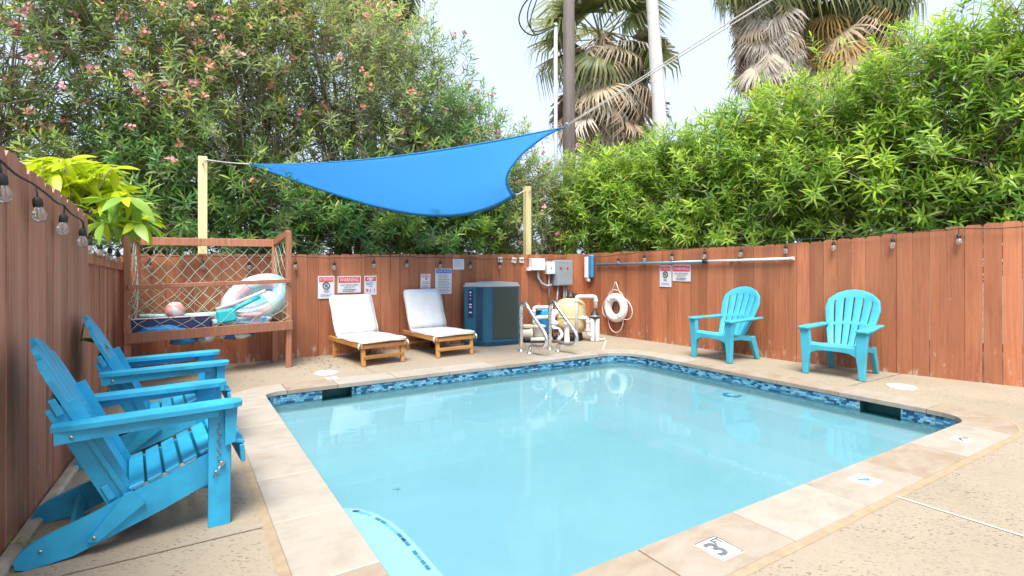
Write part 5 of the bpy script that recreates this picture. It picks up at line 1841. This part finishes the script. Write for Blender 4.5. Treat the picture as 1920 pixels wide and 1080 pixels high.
def oleander(label, x, y, h, rx, ry, zlo, clumps, per, mat, leafL=0.145, leafW=0.024, flowers=None, nflow=0, group=None, rot=0.0, bright=0.5, shoot=0.30, nl=15, spread=0.30, boxy=2.4, stems=9, square=False):
    """shrub: stems rise from the base to leafy clumps through an uneven crown; each clump is a set of shoots with whorled leaves"""
    root = thing('oleander_shrub', label, 'shrub', (x, y, -0.02), 0, group)
    zc, hz = (h + zlo) / 2, (h - zlo) / 2
    # clump centres through the crown volume, a little denser towards the outside
    C = []
    while len(C) < clumps:
        p = rng.uniform(-1, 1, 3)
        r_ = (abs(p[0]) ** boxy + abs(p[1]) ** boxy + abs(p[2]) ** boxy) ** (1 / boxy)
        if r_ > 1 or rng.random() > 0.35 + 0.65 * r_:
            continue
        C.append(p)
    C = np.array(C) * np.array([rx, ry, hz]) + np.array([0, 0, zc])
    cr, sr_ = math.cos(rot), math.sin(rot)
    C[:, :2] = C[:, :2] @ np.array([[cr, sr_], [-sr_, cr]])
    # shoots of each clump
    n = clumps * per
    ci = np.repeat(np.arange(clumps), per)
    off = rng.normal(0, 1, (n, 3)) * np.array([spread, spread, spread * 0.9])
    o = C[ci] + off
    outw = unit(C - np.array([0, 0, zlo + 0.2 * (h - zlo)]))
    d = unit(unit(off) * 0.75 + outw[ci] * 0.55 + np.array([0, 0, 0.55]) + rng.normal(0, 0.25, (n, 3)))
    sl = shoot * rng.uniform(0.6, 1.25, n)
    # leaves
    k = np.arange(nl)
    s = 0.15 + 0.85 * (k + 0.5) / nl
    S = np.tile(s, n); SI = np.repeat(np.arange(n), nl)
    ang = np.tile(k * R(137.5), n) + rng.uniform(0, 6.28, n)[SI]
    dx, dy = perp(d)
    rad = dx[SI] * np.cos(ang)[:, None] + dy[SI] * np.sin(ang)[:, None]
    open_ = np.radians(82 - 52 * S + rng.normal(0, 9, len(S)))
    ld = d[SI] * np.cos(open_)[:, None] + rad * np.sin(open_)[:, None]
    ld = unit(ld + np.array([0, 0, -0.16]))
    lp = o[SI] + d[SI] * (sl[SI] * S)[:, None]
    LL = leafL * rng.uniform(0.78, 1.25, clumps)[ci][SI] * rng.uniform(0.65, 1.2, len(S)) * (1 - 0.35 * np.maximum(0, S - 0.75) / 0.25)
    up = unit(d[SI] + rng.normal(0, 0.25, (len(S), 3)))
    v, fs = leaves(lp, ld, up, LL, np.full(len(S), leafW) * rng.uniform(0.8, 1.2, len(S)))
    # new growth at shoot tips is paler; some whole shoots are fresh
    fresh = (rng.random(clumps) < bright * 0.45)[ci][SI] * 0.25 + (rng.random(n) < bright * 0.3)[SI] * 0.18
    tint = np.clip(0.40 + 0.28 * (S > 0.7) * rng.random(len(S)) + fresh + rng.normal(0, 0.13, len(S)) + 0.11 * rng.normal(0, 1, clumps)[ci][SI], 0, 0.96)
    tint = np.where(rng.random(len(S)) < 0.007, 1.0, tint)      # the odd yellowed leaf
    place('foliage', np_mesh('foliage', v, fs, mat, np.concatenate([tint, tint, tint])), root)['kind'] = 'stuff'
    # shoots and side branches
    va, fa = twigs(o, o + d * (sl * 0.95)[:, None], 0.0034, 0.0015)
    vb, fb = twigs(C[ci] - d * 0.05, o, 0.0045, 0.0034)
    place('twigs', np_mesh('twigs', np.concatenate([va, vb]), [np.concatenate([fa, fb + len(va)])], 'bark'), root)['kind'] = 'stuff'
    # main stems: each is a part
    idx = rng.permutation(clumps)
    kk = max(3, stems)
    groups = np.array_split(idx, kk)
    for g in groups:
        bx = rng.normal(0, 0.16, 2) * np.array([rx, ry])
        mean = C[g].mean(axis=0)
        mb = MB()
        top = Vector(mean) ; b0 = Vector((bx[0] * 0.8, bx[1] * 0.8, 0))
        mid = b0.lerp(top, 0.55) + Vector((rng.normal(0, 0.08), rng.normal(0, 0.08), 0.1))
        q = [b0, b0.lerp(mid, 0.5) + Vector((rng.normal(0, 0.05), rng.normal(0, 0.05), 0)), mid, top]
        mb.tube(q, [0.034, 0.029, 0.022, 0.012], 6)
        for ci_ in g[:14]:
            e = Vector(C[ci_])
            a = mid.lerp(top, rng.uniform(0, 0.9))
            mb.tube([a, a.lerp(e, 0.5) + Vector((0, 0, -0.05)), e], [0.012, 0.009, 0.005], 4, cap=False)
        mb.build('stem', 'bark', root)
    # blossoms at shoot tips
    if flowers:
        for mat_f, nf, sz in flowers:
            tipz = o[:, 2] + d[:, 2] * sl
            w = np.clip((tipz - zlo) / (h - zlo), 0.02, 1) * np.clip(0.2 - (o[:, 1]) / max(ry, 0.1), 0.05, 1.5)
            pick = rng.choice(n, size=min(nf, n), replace=False, p=w / w.sum())
            P0 = o[pick] + d[pick] * sl[pick][:, None]
            m = 9
            PI = np.repeat(np.arange(len(pick)), m)
            c = P0[PI] + rng.normal(0, sz * 0.75, (len(PI), 3))
            fd = unit(rng.normal(0, 1, (len(PI), 3)) + d[pick][PI] * 0.8 + np.array([0, -0.5, 0.2]))
            px, py = perp(fd)
            V, Fq = [], []
            pet = 5
            for q in range(pet):
                t0 = 2 * math.pi * q / pet
                a = px * math.cos(t0) + py * math.sin(t0); b = -px * math.sin(t0) + py * math.cos(t0)
                rr_ = sz * 0.62
                V.append(np.stack([c, c + a * rr_ * 0.7 + b * rr_ * 0.45 + fd * rr_ * 0.25, c + a * rr_ * 1.15 + fd * rr_ * 0.15, c + a * rr_ * 0.7 - b * rr_ * 0.45 + fd * rr_ * 0.25], axis=1))
            V = np.stack(V, axis=1).reshape(-1, 3)
            Fq = (np.arange(len(PI) * pet) * 4)[:, None] + np.array([[0, 1, 2, 3]])
            place('blossoms', np_mesh('blossoms', V, [Fq], mat_f), root)['kind'] = 'stuff'
    return root

GL = 'oleanders behind the back fence'
PK = lambda a, b: [('petal_pink', a, 0.036), ('petal_red', b, 0.034)]
# name, x, y, height, rx, ry, zlo
oleander('tall oleander covered in pink blossom at the far left, above the tall fence', -6.55, 6.75, 6.3, 1.35, 0.95, 1.2, 100, 14, 'oleander', flowers=PK(190, 110), group=GL, rot=PA, bright=0.85)
oleander('tall pink-flowering oleander behind the lime-green plant', -5.05, 7.45, 6.3, 1.25, 0.9, 1.2, 92, 14, 'oleander', flowers=PK(120, 110), group=GL, rot=PA, bright=0.85)
oleander('tall oleander with scattered red blossom right behind the net cage', -3.75, 8.0, 6.2, 1.15, 0.85, 1.2, 76, 14, 'oleander_olive', flowers=PK(40, 80), group=GL, rot=PA, bright=0.85)
oleander('tall olive-toned oleander with few blossoms behind the left part of the sail', -2.75, 8.75, 6.3, 1.15, 0.85, 1.2, 76, 14, 'oleander_olive', flowers=PK(16, 90), group=GL, rot=PA, bright=0.85)
oleander('tall oleander above the middle of the blue sail', -1.85, 9.35, 5.2, 0.95, 0.8, 1.2, 74, 14, 'oleander', flowers=PK(14, 18), group=GL, rot=PA, bright=0.85)
oleander('deep green oleander stepping down towards the gap of sky', -1.0, 9.95, 4.25, 0.85, 0.75, 1.1, 70, 14, 'oleander_dark', flowers=PK(10, 8), group=GL, rot=PA, bright=0.85)
oleander('lower oleander with a few pink flowers left of the utility pole', -0.15, 10.5, 3.65, 0.75, 0.65, 1.0, 50, 13, 'oleander_olive', flowers=PK(10, 14), group=GL, rot=PA, bright=0.85)
oleander('small loose oleander with pink flowers below the sail peak', 0.70, 10.9, 3.0, 0.6, 0.55, 0.9, 32, 13, 'oleander_olive', flowers=PK(9, 8), group=GL, rot=PA, bright=0.85)
# lower, darker leafy growth just behind the back fence
for (x, y, hh, lb) in ((-4.6, 7.15, 2.7, 'dark leafy bush behind the back fence at the left post'), (-3.5, 7.85, 2.75, 'dark leafy bush behind the back fence, right of the left timber post'), (-2.4, 8.55, 2.6, 'dark leafy bush behind the back fence under the middle of the sail'), (-1.35, 9.25, 2.5, 'dark leafy bush behind the back fence above the second lounger')):
    oleander(lb, x, y, hh, 0.75, 0.36, 1.15, 30, 14, 'oleander_dark', leafL=0.16, leafW=0.025, group='dark bushes behind the back fence', rot=PA, bright=0.7, spread=0.24, stems=6)

GR = 'bright oleanders behind the right fence'
RA = R(-50)
for (x, y, hh, lb, fl_) in (
        (1.85, 10.5, 3.35, 'bright green oleander at the fence corner, below the utility pole', None),
        (2.65, 9.75, 3.45, 'bright oleander with white flowers above the life ring', [('petal_white', 5, 0.035)]),
        (3.3, 8.95, 3.55, 'bright oleander above the two small signs on the right fence', [('petal_white', 4, 0.035)]),
        (4.0, 8.15, 3.85, 'bright oleander in front of the shaggy palm', None),
        (4.75, 7.35, 3.95, 'bright oleander above the two turquoise chairs', [('petal_white', 3, 0.03)]),
        (5.5, 6.65, 4.25, 'tall bright oleander above the right-hand turquoise chair', None),
        (6.35, 5.95, 4.6, 'tall bright oleander at the right edge of the picture', None),
        (7.3, 5.2, 4.9, 'tall bright oleander beyond the right edge of the fence in view', None)):
    oleander(lb, x, y, hh - 0.25, 0.82, 0.60, 1.40, 92, 14, 'oleander_bright', leafL=0.165, leafW=0.025, flowers=fl_, group=GR, rot=RA, bright=0.9, spread=0.22, shoot=0.26, boxy=3.2, stems=7, nl=14)

# ------------------------------------------------------------------ lime-green big-leaved plant over the left fence
def big_leaf(mat, L_=1.0, w=0.42):
    mb = MB()
    rows = []
    for i in range(7):
        t_ = i / 6
        hw = w / 2 * math.sin(math.pi * min(1, 0.06 + t_ * 0.94)) ** 0.8 * (1.15 - 0.3 * t_) if 0 < i < 6 else (0.03 if i == 0 else 0.004)
        z = -0.26 * t_ * t_ + 0.03
        rows.append([(t_ * L_, -hw, z + 0.05 * hw * 4), (t_ * L_, 0, z), (t_ * L_, hw, z + 0.05 * hw * 4)])
    return grid_mesh('leaf', rows, lambda i, j: True, mat)
LIME = [big_leaf('limeleaf', 1.0, 0.36), big_leaf('limeleaf', 1.0, 0.29), big_leaf('limeleaf', 1.0, 0.32)]
GRN = big_leaf('greenleaf', 1.0, 0.36)
def lime_plant():
    base = dp(135, 430, 4.8); base.z = -0.02
    root = thing('umbrella_plant', 'lime-green broad-leaved plant leaning over the left fence', 'plant', base)
    rnd = random.Random(21)
    heads = []
    for k in range(62):
        u = rnd.uniform(60, 262); 
        top = 272 + abs(u - 135) * 0.30 + (40 if u > 215 else 0)
        v = rnd.uniform(top + 20, 425 if u > 95 else 340)
        heads.append(dp(u, v, 4.55 + rnd.uniform(-0.25, 0.45)))
    for c in heads:
        h = c - base
        mb = MB(); q0 = Vector((rnd.uniform(-0.08, 0.08), rnd.uniform(-0.08, 0.08), 0)); mb.tube([q0, q0 + Vector((0, 0, 0.9)), q0 + Vector((0, 0, min(1.45, h.z - 0.1))), h], [0.018, 0.015, 0.011, 0.006], 6); mb.build('stem', 'bark', root)
        m = rnd.randint(7, 9)
        out = Vector((h.x, h.y - 0.05, 0))
        low = c.z < 1.80
        for j in range(m):
            a = 2 * math.pi * j / m + rnd.uniform(-0.3, 0.3)
            pitch = R(rnd.uniform(-25, 60))
            L_ = rnd.uniform(0.15, 0.25)
            place('leaf', GRN if low and rnd.random() < 0.6 else rnd.choice(LIME), root, h + Vector((math.cos(a), math.sin(a), 0)) * 0.03, (rnd.uniform(-0.7, 0.7), pitch, a), L_)
    return root
lime_plant()
# one broad leaf pushing through the fence behind the second chair
lfp, an = on_fence(LF1, 152, 0.03)
o = thing('fence_leaf', 'single broad green leaf poking through the left fence', 'leaf', (lfp.x, lfp.y, CAMZ - (640 - HZ) / F * lfp.y))
place('leaf_blade', GRN, o, (0, 0, 0), (R(-35), R(4), R(2)), 0.225)
mb = MB(); mb.tube([(0.0, 0, 0), (0.02, -0.01, 0.09), (0.02, 0.02, 0.14)], 0.004, 6); mb.build('stalk', 'greenleaf', o)

# ------------------------------------------------------------------ palms
def fan_mesh(name, mat, nseg, spread_deg, pet, blade, droop, wseg, seed, cup=0.25, hang=0.0):
    rnd = np.random.default_rng(seed)
    V, F3, T = [], [], []
    def add(vs, fs, t_):
        o = len(V); V.extend(vs)
        for f in fs: F3.append([i + o for i in f]); T.append(t_)
    # petiole
    add([(0, -0.022, 0), (0, 0.022, 0), (pet, 0.012, 0), (pet, -0.012, 0), (0, 0, 0.03), (pet, 0, 0.018)], [[0, 1, 2], [0, 2, 3], [0, 3, 5], [0, 5, 4], [1, 4, 5], [1, 5, 2]], 0.8)
    for k in range(nseg):
        a = R(-spread_deg / 2 + spread_deg * k / (nseg - 1)) + rnd.normal(0, 0.02)
        d = np.array([math.cos(a), math.sin(a), cup * (1 - abs(a) / 2.2)])
        d /= np.linalg.norm(d)
        s = np.array([-math.sin(a), math.cos(a), 0])
        L_ = blade * rnd.uniform(0.85, 1.1) * (1 - 0.12 * abs(a))
        p0 = np.array([pet, 0, 0.0])
        dz = np.array([0, 0, -1.0])
        bx = np.array([1.0, 0, 0]) * hang
        m1 = p0 + d * L_ * 0.40 + dz * droop * 0.06
        m2 = p0 + d * L_ * 0.72 + dz * droop * 0.28 * L_ + bx * 0.1
        m3 = p0 + d * L_ * 0.90 + dz * (droop * 0.75 + rnd.uniform(0, 0.25) * droop) * L_ + bx * 0.3
        w = wseg * rnd.uniform(0.85, 1.15)
        r_ = np.array([0, 0, w * 0.35])
        tt = float(np.clip(rnd.normal(0.45, 0.2), 0, 1))
        add([tuple(p0), tuple(m1 + s * w), tuple(m1 + r_), tuple(m1 - s * w), tuple(m2 + s * w * 0.6), tuple(m2 + r_ * 0.5), tuple(m2 - s * w * 0.6), tuple(m3)],
            [[0, 1, 2], [0, 2, 3], [1, 4, 5], [1, 5, 2], [2, 5, 6], [2, 6, 3], [4, 7, 5], [5, 7, 6]], tt)
    return np_mesh(name, np.array(V), [np.array(F3)], mat, T)
GREEN_F = [fan_mesh('frond', 'palmgreen', 30, 230, 0.75, 0.95, 0.55, 0.040, 1), fan_mesh('frond', 'palmgreen', 28, 210, 0.65, 0.9, 0.9, 0.038, 2), fan_mesh('frond', 'palmgreen', 28, 220, 0.8, 0.85, 1.15, 0.036, 3)]
DEAD_F = [fan_mesh('dead_frond', 'thatch', 20, 110, 0.55, 0.95, 0.5, 0.030, 4), fan_mesh('dead_frond', 'thatch_grey', 20, 90, 0.5, 1.0, 0.4, 0.028, 5), fan_mesh('dead_frond', 'thatch', 18, 70, 0.45, 1.05, 0.3, 0.028, 6)]
GREY_F = [fan_mesh('dead_frond', 'thatch_grey', 34, 95, 0.35, 1.05, 0.35, 0.022, 7), fan_mesh('dead_frond', 'thatch_grey', 32, 80, 0.3, 1.15, 0.3, 0.022, 8), fan_mesh('dead_frond', 'thatch', 20, 70, 0.3, 1.0, 0.3, 0.024, 9)]
GOLD_F = [fan_mesh('dead_frond', 'thatch_gold', 24, 150, 0.5, 0.95, 0.9, 0.026, 10), fan_mesh('dead_frond', 'thatch', 22, 120, 0.5, 0.95, 0.8, 0.026, 12)]
def palm(label, x, y, zc, r0, r1, greens, skirt, seed, trunkmat='bark', scale=1.0, lean=(0, 0), group='palms beyond the fence'):
    """greens: list of (mesh list, n, pitch lo, pitch hi); skirt: list of (mesh list, n, ztop, zbot, pitch lo, pitch hi)"""
    rnd = random.Random(seed)
    root = thing('palm_tree', label, 'palm tree', (x, y, -0.02), 0, group)
    mb = MB(); q = []; rs = []
    nsg = 14
    for i in range(nsg + 1):
        t_ = i / nsg
        q.append((lean[0] * t_ ** 1.3, lean[1] * t_ ** 1.3, zc * t_)); rs.append(r0 + (r1 - r0) * t_ + (0.012 if i % 2 else 0))
    mb.tube(q, rs, 14); mb.build('trunk', trunkmat, root)
    top = Vector((lean[0], lean[1], zc))
    for ms, n, lo, hi in greens:
        for k in range(n):
            a = 2 * math.pi * (k + rnd.random()) / n
            place('frond', rnd.choice(ms), root, top + Vector((math.cos(a), math.sin(a), 0)) * r1 * 0.6 + Vector((0, 0, rnd.uniform(-0.25, 0.25))), (rnd.uniform(-0.35, 0.35), -R(rnd.uniform(lo, hi)), a), scale * rnd.uniform(0.85, 1.15))
    for ms, n, zt, zb, lo, hi in skirt:
        for k in range(n):
            a = 2 * math.pi * (k * 0.618)
            z = zb + (zt - zb) * (k / max(1, n - 1))
            f_ = z / zc
            place('dead_frond', rnd.choice(ms), root, Vector((lean[0] * f_, lean[1] * f_, z)) + Vector((math.cos(a), math.sin(a), 0)) * r1 * 0.9, (rnd.uniform(-0.5, 0.5), R(rnd.uniform(lo, hi)), a + rnd.uniform(-0.3, 0.3)), scale * rnd.uniform(0.85, 1.15))
    return root
palm('fan palm with brown hanging fronds right behind the utility pole', 2.62, 15.5, 7.9, 0.22, 0.20,
     [(GREEN_F, 20, -30, 60), (GREEN_F[1:] + DEAD_F[:2], 18, -75, -20)], [(DEAD_F, 56, 7.7, 5.9, 40, 84), (DEAD_F[:1] + GOLD_F[1:], 22, 7.4, 6.3, 20, 70)], 31, scale=1.4)
palm('palm with a thick skirt of grey thatch above the right hedge', 6.85, 14.3, 9.5, 0.26, 0.27,
     [(GREEN_F, 26, -50, 55), (GREEN_F[1:], 8, -75, -30)], [(GREY_F, 100, 9.1, 6.95, 64, 86)], 32, scale=1.2)
palm('palm with golden drooping dead fronds behind the right hedge', 9.2, 14.6, 8.9, 0.24, 0.22,
     [(GREEN_F, 30, -55, 55), (GREEN_F[1:], 16, -75, -20)], [(GOLD_F, 30, 8.7, 7.6, 30, 80), (DEAD_F, 20, 8.4, 7.3, 50, 80)], 33, scale=1.3)
palm('palm whose fan leaves just show over the left oleanders', -3.9, 14.5, 9.2, 0.22, 0.2,
     [(GREEN_F, 30, -55, 55), (GREEN_F[1:], 14, -75, -20)], [(DEAD_F, 20, 9.0, 8.2, 45, 80)], 34, scale=1.1)
palm('smooth pale palm trunk standing bare between the brown palm and the shaggy one', 3.88, 13.2, 12.5, 0.215, 0.09,
     [(GREEN_F, 26, -40, 60)], [], 35, trunkmat='palebark', lean=(-0.77, 0.0))

# ------------------------------------------------------------------ utility pole, conduit, cables
UY = 12.2
up_ = Vector(((1067 - CX) / F * UY, UY, -0.02))
ut = thing('utility_pole', 'dark weathered timber utility pole behind the sail peak', 'utility pole', up_)
mb = MB(); mb.tube([(0, 0, 0), (0, 0, 4), (-0.01, 0, 10.5)], [0.155, 0.142, 0.115], 18); mb.build('shaft', 'polewood', ut)
mb = MB(); mb.tube([(-0.9, 0.16, 9.9), (0.9, 0.16, 9.9)], 0.06, 8); mb.build('crossarm', 'polewood', ut)
mb = MB(); mb.tube([dp(1087, 6, UY) - up_, dp(1087, -30, UY) - up_], 0.03, 8); mb.box(dp(1076, 0, UY - 0.02) - up_, (0.04, 0.04, 0.05)); mb.build('bracket', 'zinc', ut)
CY = 11.8
cpo = Vector(((1042 - CX) / F * CY, CY, -0.02))
cd = thing('service_conduit', 'thin pale grey conduit pipe standing left of the utility pole', 'conduit', cpo)
zt = CAMZ + (498 - 46) / F * CY
mb = MB(); mb.tube([(0, 0, 0), (0, 0, zt)], 0.042, 12); mb.build('pipe', 'conduit', cd)
mb = MB(); mb.lathe([(0.05, zt - 0.03), (0.055, zt), (0.03, zt + 0.05)], 12); mb.build('weather_cap', 'conduit', cd)
def cable_thing(label, pts, r):
    P = [dp(u, v, y) for (u, v, y) in pts]
    o = thing('power_cable', label, 'cable', P[0], 0, 'slack service cables')
    out = []
    for i in range(len(P) - 1):
        q = [P[max(0, min(len(P) - 1, i + k))] for k in (-1, 0, 1, 2)]
        for t_ in (0, 0.25, 0.5, 0.75):
            out.append(0.5 * ((2 * q[1]) + (-q[0] + q[2]) * t_ + (2 * q[0] - 5 * q[1] + 4 * q[2] - q[3]) * t_ ** 2 + (-q[0] + 3 * q[1] - 3 * q[2] + q[3]) * t_ ** 3) - P[0])
    out.append(P[-1] - P[0])
    mb = MB(); mb.tube(out, r, 6); mb.build('strand', 'cable', o)
cable_thing('outermost black cable, looping widest left of the conduit top', [(1040, 46, 11.75), (1020, 60, 11.7), (998, 66, 11.7), (980, 55, 11.6), (973, 36, 11.5), (980, 12, 11.4), (996, -12, 11.2), (1010, -60, 11)], 0.015)
cable_thing('middle black cable, dipping straight down before the conduit top', [(1040, 46, 11.75), (1018, 56, 11.7), (1000, 58, 11.7), (990, 42, 11.6), (990, 20, 11.5), (998, -5, 11.3), (1010, -50, 11)], 0.012)
cable_thing('inner black cable, steepest of the three at the conduit top', [(1040, 46, 11.75), (1016, 62, 11.7), (1002, 63, 11.7), (994, 46, 11.6), (998, 24, 11.5), (1006, 0, 11.3), (1018, -50, 11)], 0.012)

# ------------------------------------------------------------------ litter and weeds
mb = MB(); rnd = random.Random(5)
def scatter(n, f, smin=0.006, smax=0.02):
    for _ in range(n):
        p = f()
        a = rnd.uniform(0, 6.28); l_ = rnd.uniform(smin, smax); w = l_ * rnd.uniform(0.25, 0.6)
        dx, dy = math.cos(a), math.sin(a)
        z = 0.001
        mb.add([(p.x - dx * l_, p.y - dy * l_, z), (p.x + dy * w, p.y - dx * w, z + rnd.uniform(0.001, 0.006)), (p.x + dx * l_, p.y + dy * l_, z + rnd.uniform(0, 0.008)), (p.x - dy * w, p.y + dx * w, z + 0.002)], [[0, 1, 2, 3]])
def along_back():
    t_ = rnd.uniform(0.26, 0.70); p = Vector((*BF[0], 0)).lerp(Vector((*BF[1], 0)), t_)
    return p + Vector((0.555, -0.832, 0)) * abs(rnd.gauss(0.03, 0.16))
def near_cage():
    return gp(rnd.gauss(590, 40), 675 + abs(rnd.gauss(0, 12)))
def left_deck():
    return gp(rnd.uniform(380, 600), rnd.uniform(680, 730))
scatter(420, along_back, 0.006, 0.016); scatter(90, near_cage, 0.006, 0.018); scatter(24, left_deck, 0.006, 0.02)
scatter(60, lambda: pw(rnd.uniform(-1, 5), PW + rnd.uniform(0.35, 1.2)), 0.004, 0.012)
o = mb.build('leaf_litter', 'deadleaf'); tag(o, 'dry brown leaf litter along the back fence', 'leaf litter', kind='stuff')
def sunk(u, v, mat, L_, a, label):
    p = gp(u, v, -0.645)
    o = thing('fallen_leaf', label, 'leaf', p)
    mb = MB(); mb.add([(-L_, 0, 0.004), (0, -L_ * 0.3, 0.010), (L_, 0, 0.014), (0, L_ * 0.3, 0.008)], [[0, 1, 2, 3]]); mb.build('blade', mat, o, (0, 0, 0.002), (0, 0, a))
    mb = MB(); mb.tube([(-L_ * 1.4, 0.01, 0.004), (-L_, 0, 0.005)], 0.002, 4); mb.build('stalk', mat, o, (0, 0, 0.002), (0, 0, a))
sunk(746, 918, 'inkblue', 0.028, 0.2, 'small dark leaf on the pool floor, nearer the camera')
sunk(709, 857, 'deadleaf', 0.020, 0.9, 'small brown leaf on the pool floor, nearer the left coping')
mb = MB(); rnd = random.Random(9)
for k in range(180):
    p = gp(rnd.gauss(690, 40), rnd.gauss(862, 9), -0.645); a = rnd.uniform(0, 6.28); l_ = rnd.uniform(0.002, 0.006)
    mb.add([(p.x - l_, p.y, -0.642), (p.x, p.y - l_, -0.641), (p.x + l_, p.y, -0.642), (p.x, p.y + l_, -0.641)], [[0, 1, 2, 3]])
o = mb.build('sunken_grit', 'mastic'); tag(o, 'faint tan grit on the pool floor near the left side', 'grit', kind='stuff')
# grass blades by the left curb
wd_ = gp(20, 1030)
wp = thing('weed_tuft', 'thin yellow-green weed blades at the curb, bottom left corner', 'weed', wd_)
for k, (dx, dy, L_) in enumerate(((0.12, 0.02, 0.20), (-0.06, 0.06, 0.16), (0.16, -0.05, 0.17), (0.03, 0.05, 0.12))):
    mb = MB(); vs = []
    for i in range(6):
        t_ = i / 5; w = 0.006 * (1 - t_)
        vs += [(dx * t_, dy * t_ - w, L_ * (t_ - 0.72 * t_ * t_)), (dx * t_, dy * t_ + w, L_ * (t_ - 0.72 * t_ * t_))]
    mb.add(vs, [[2 * i, 2 * i + 1, 2 * i + 3, 2 * i + 2] for i in range(5)], 0, True); mb.build('blade', 'limeleaf', wp)
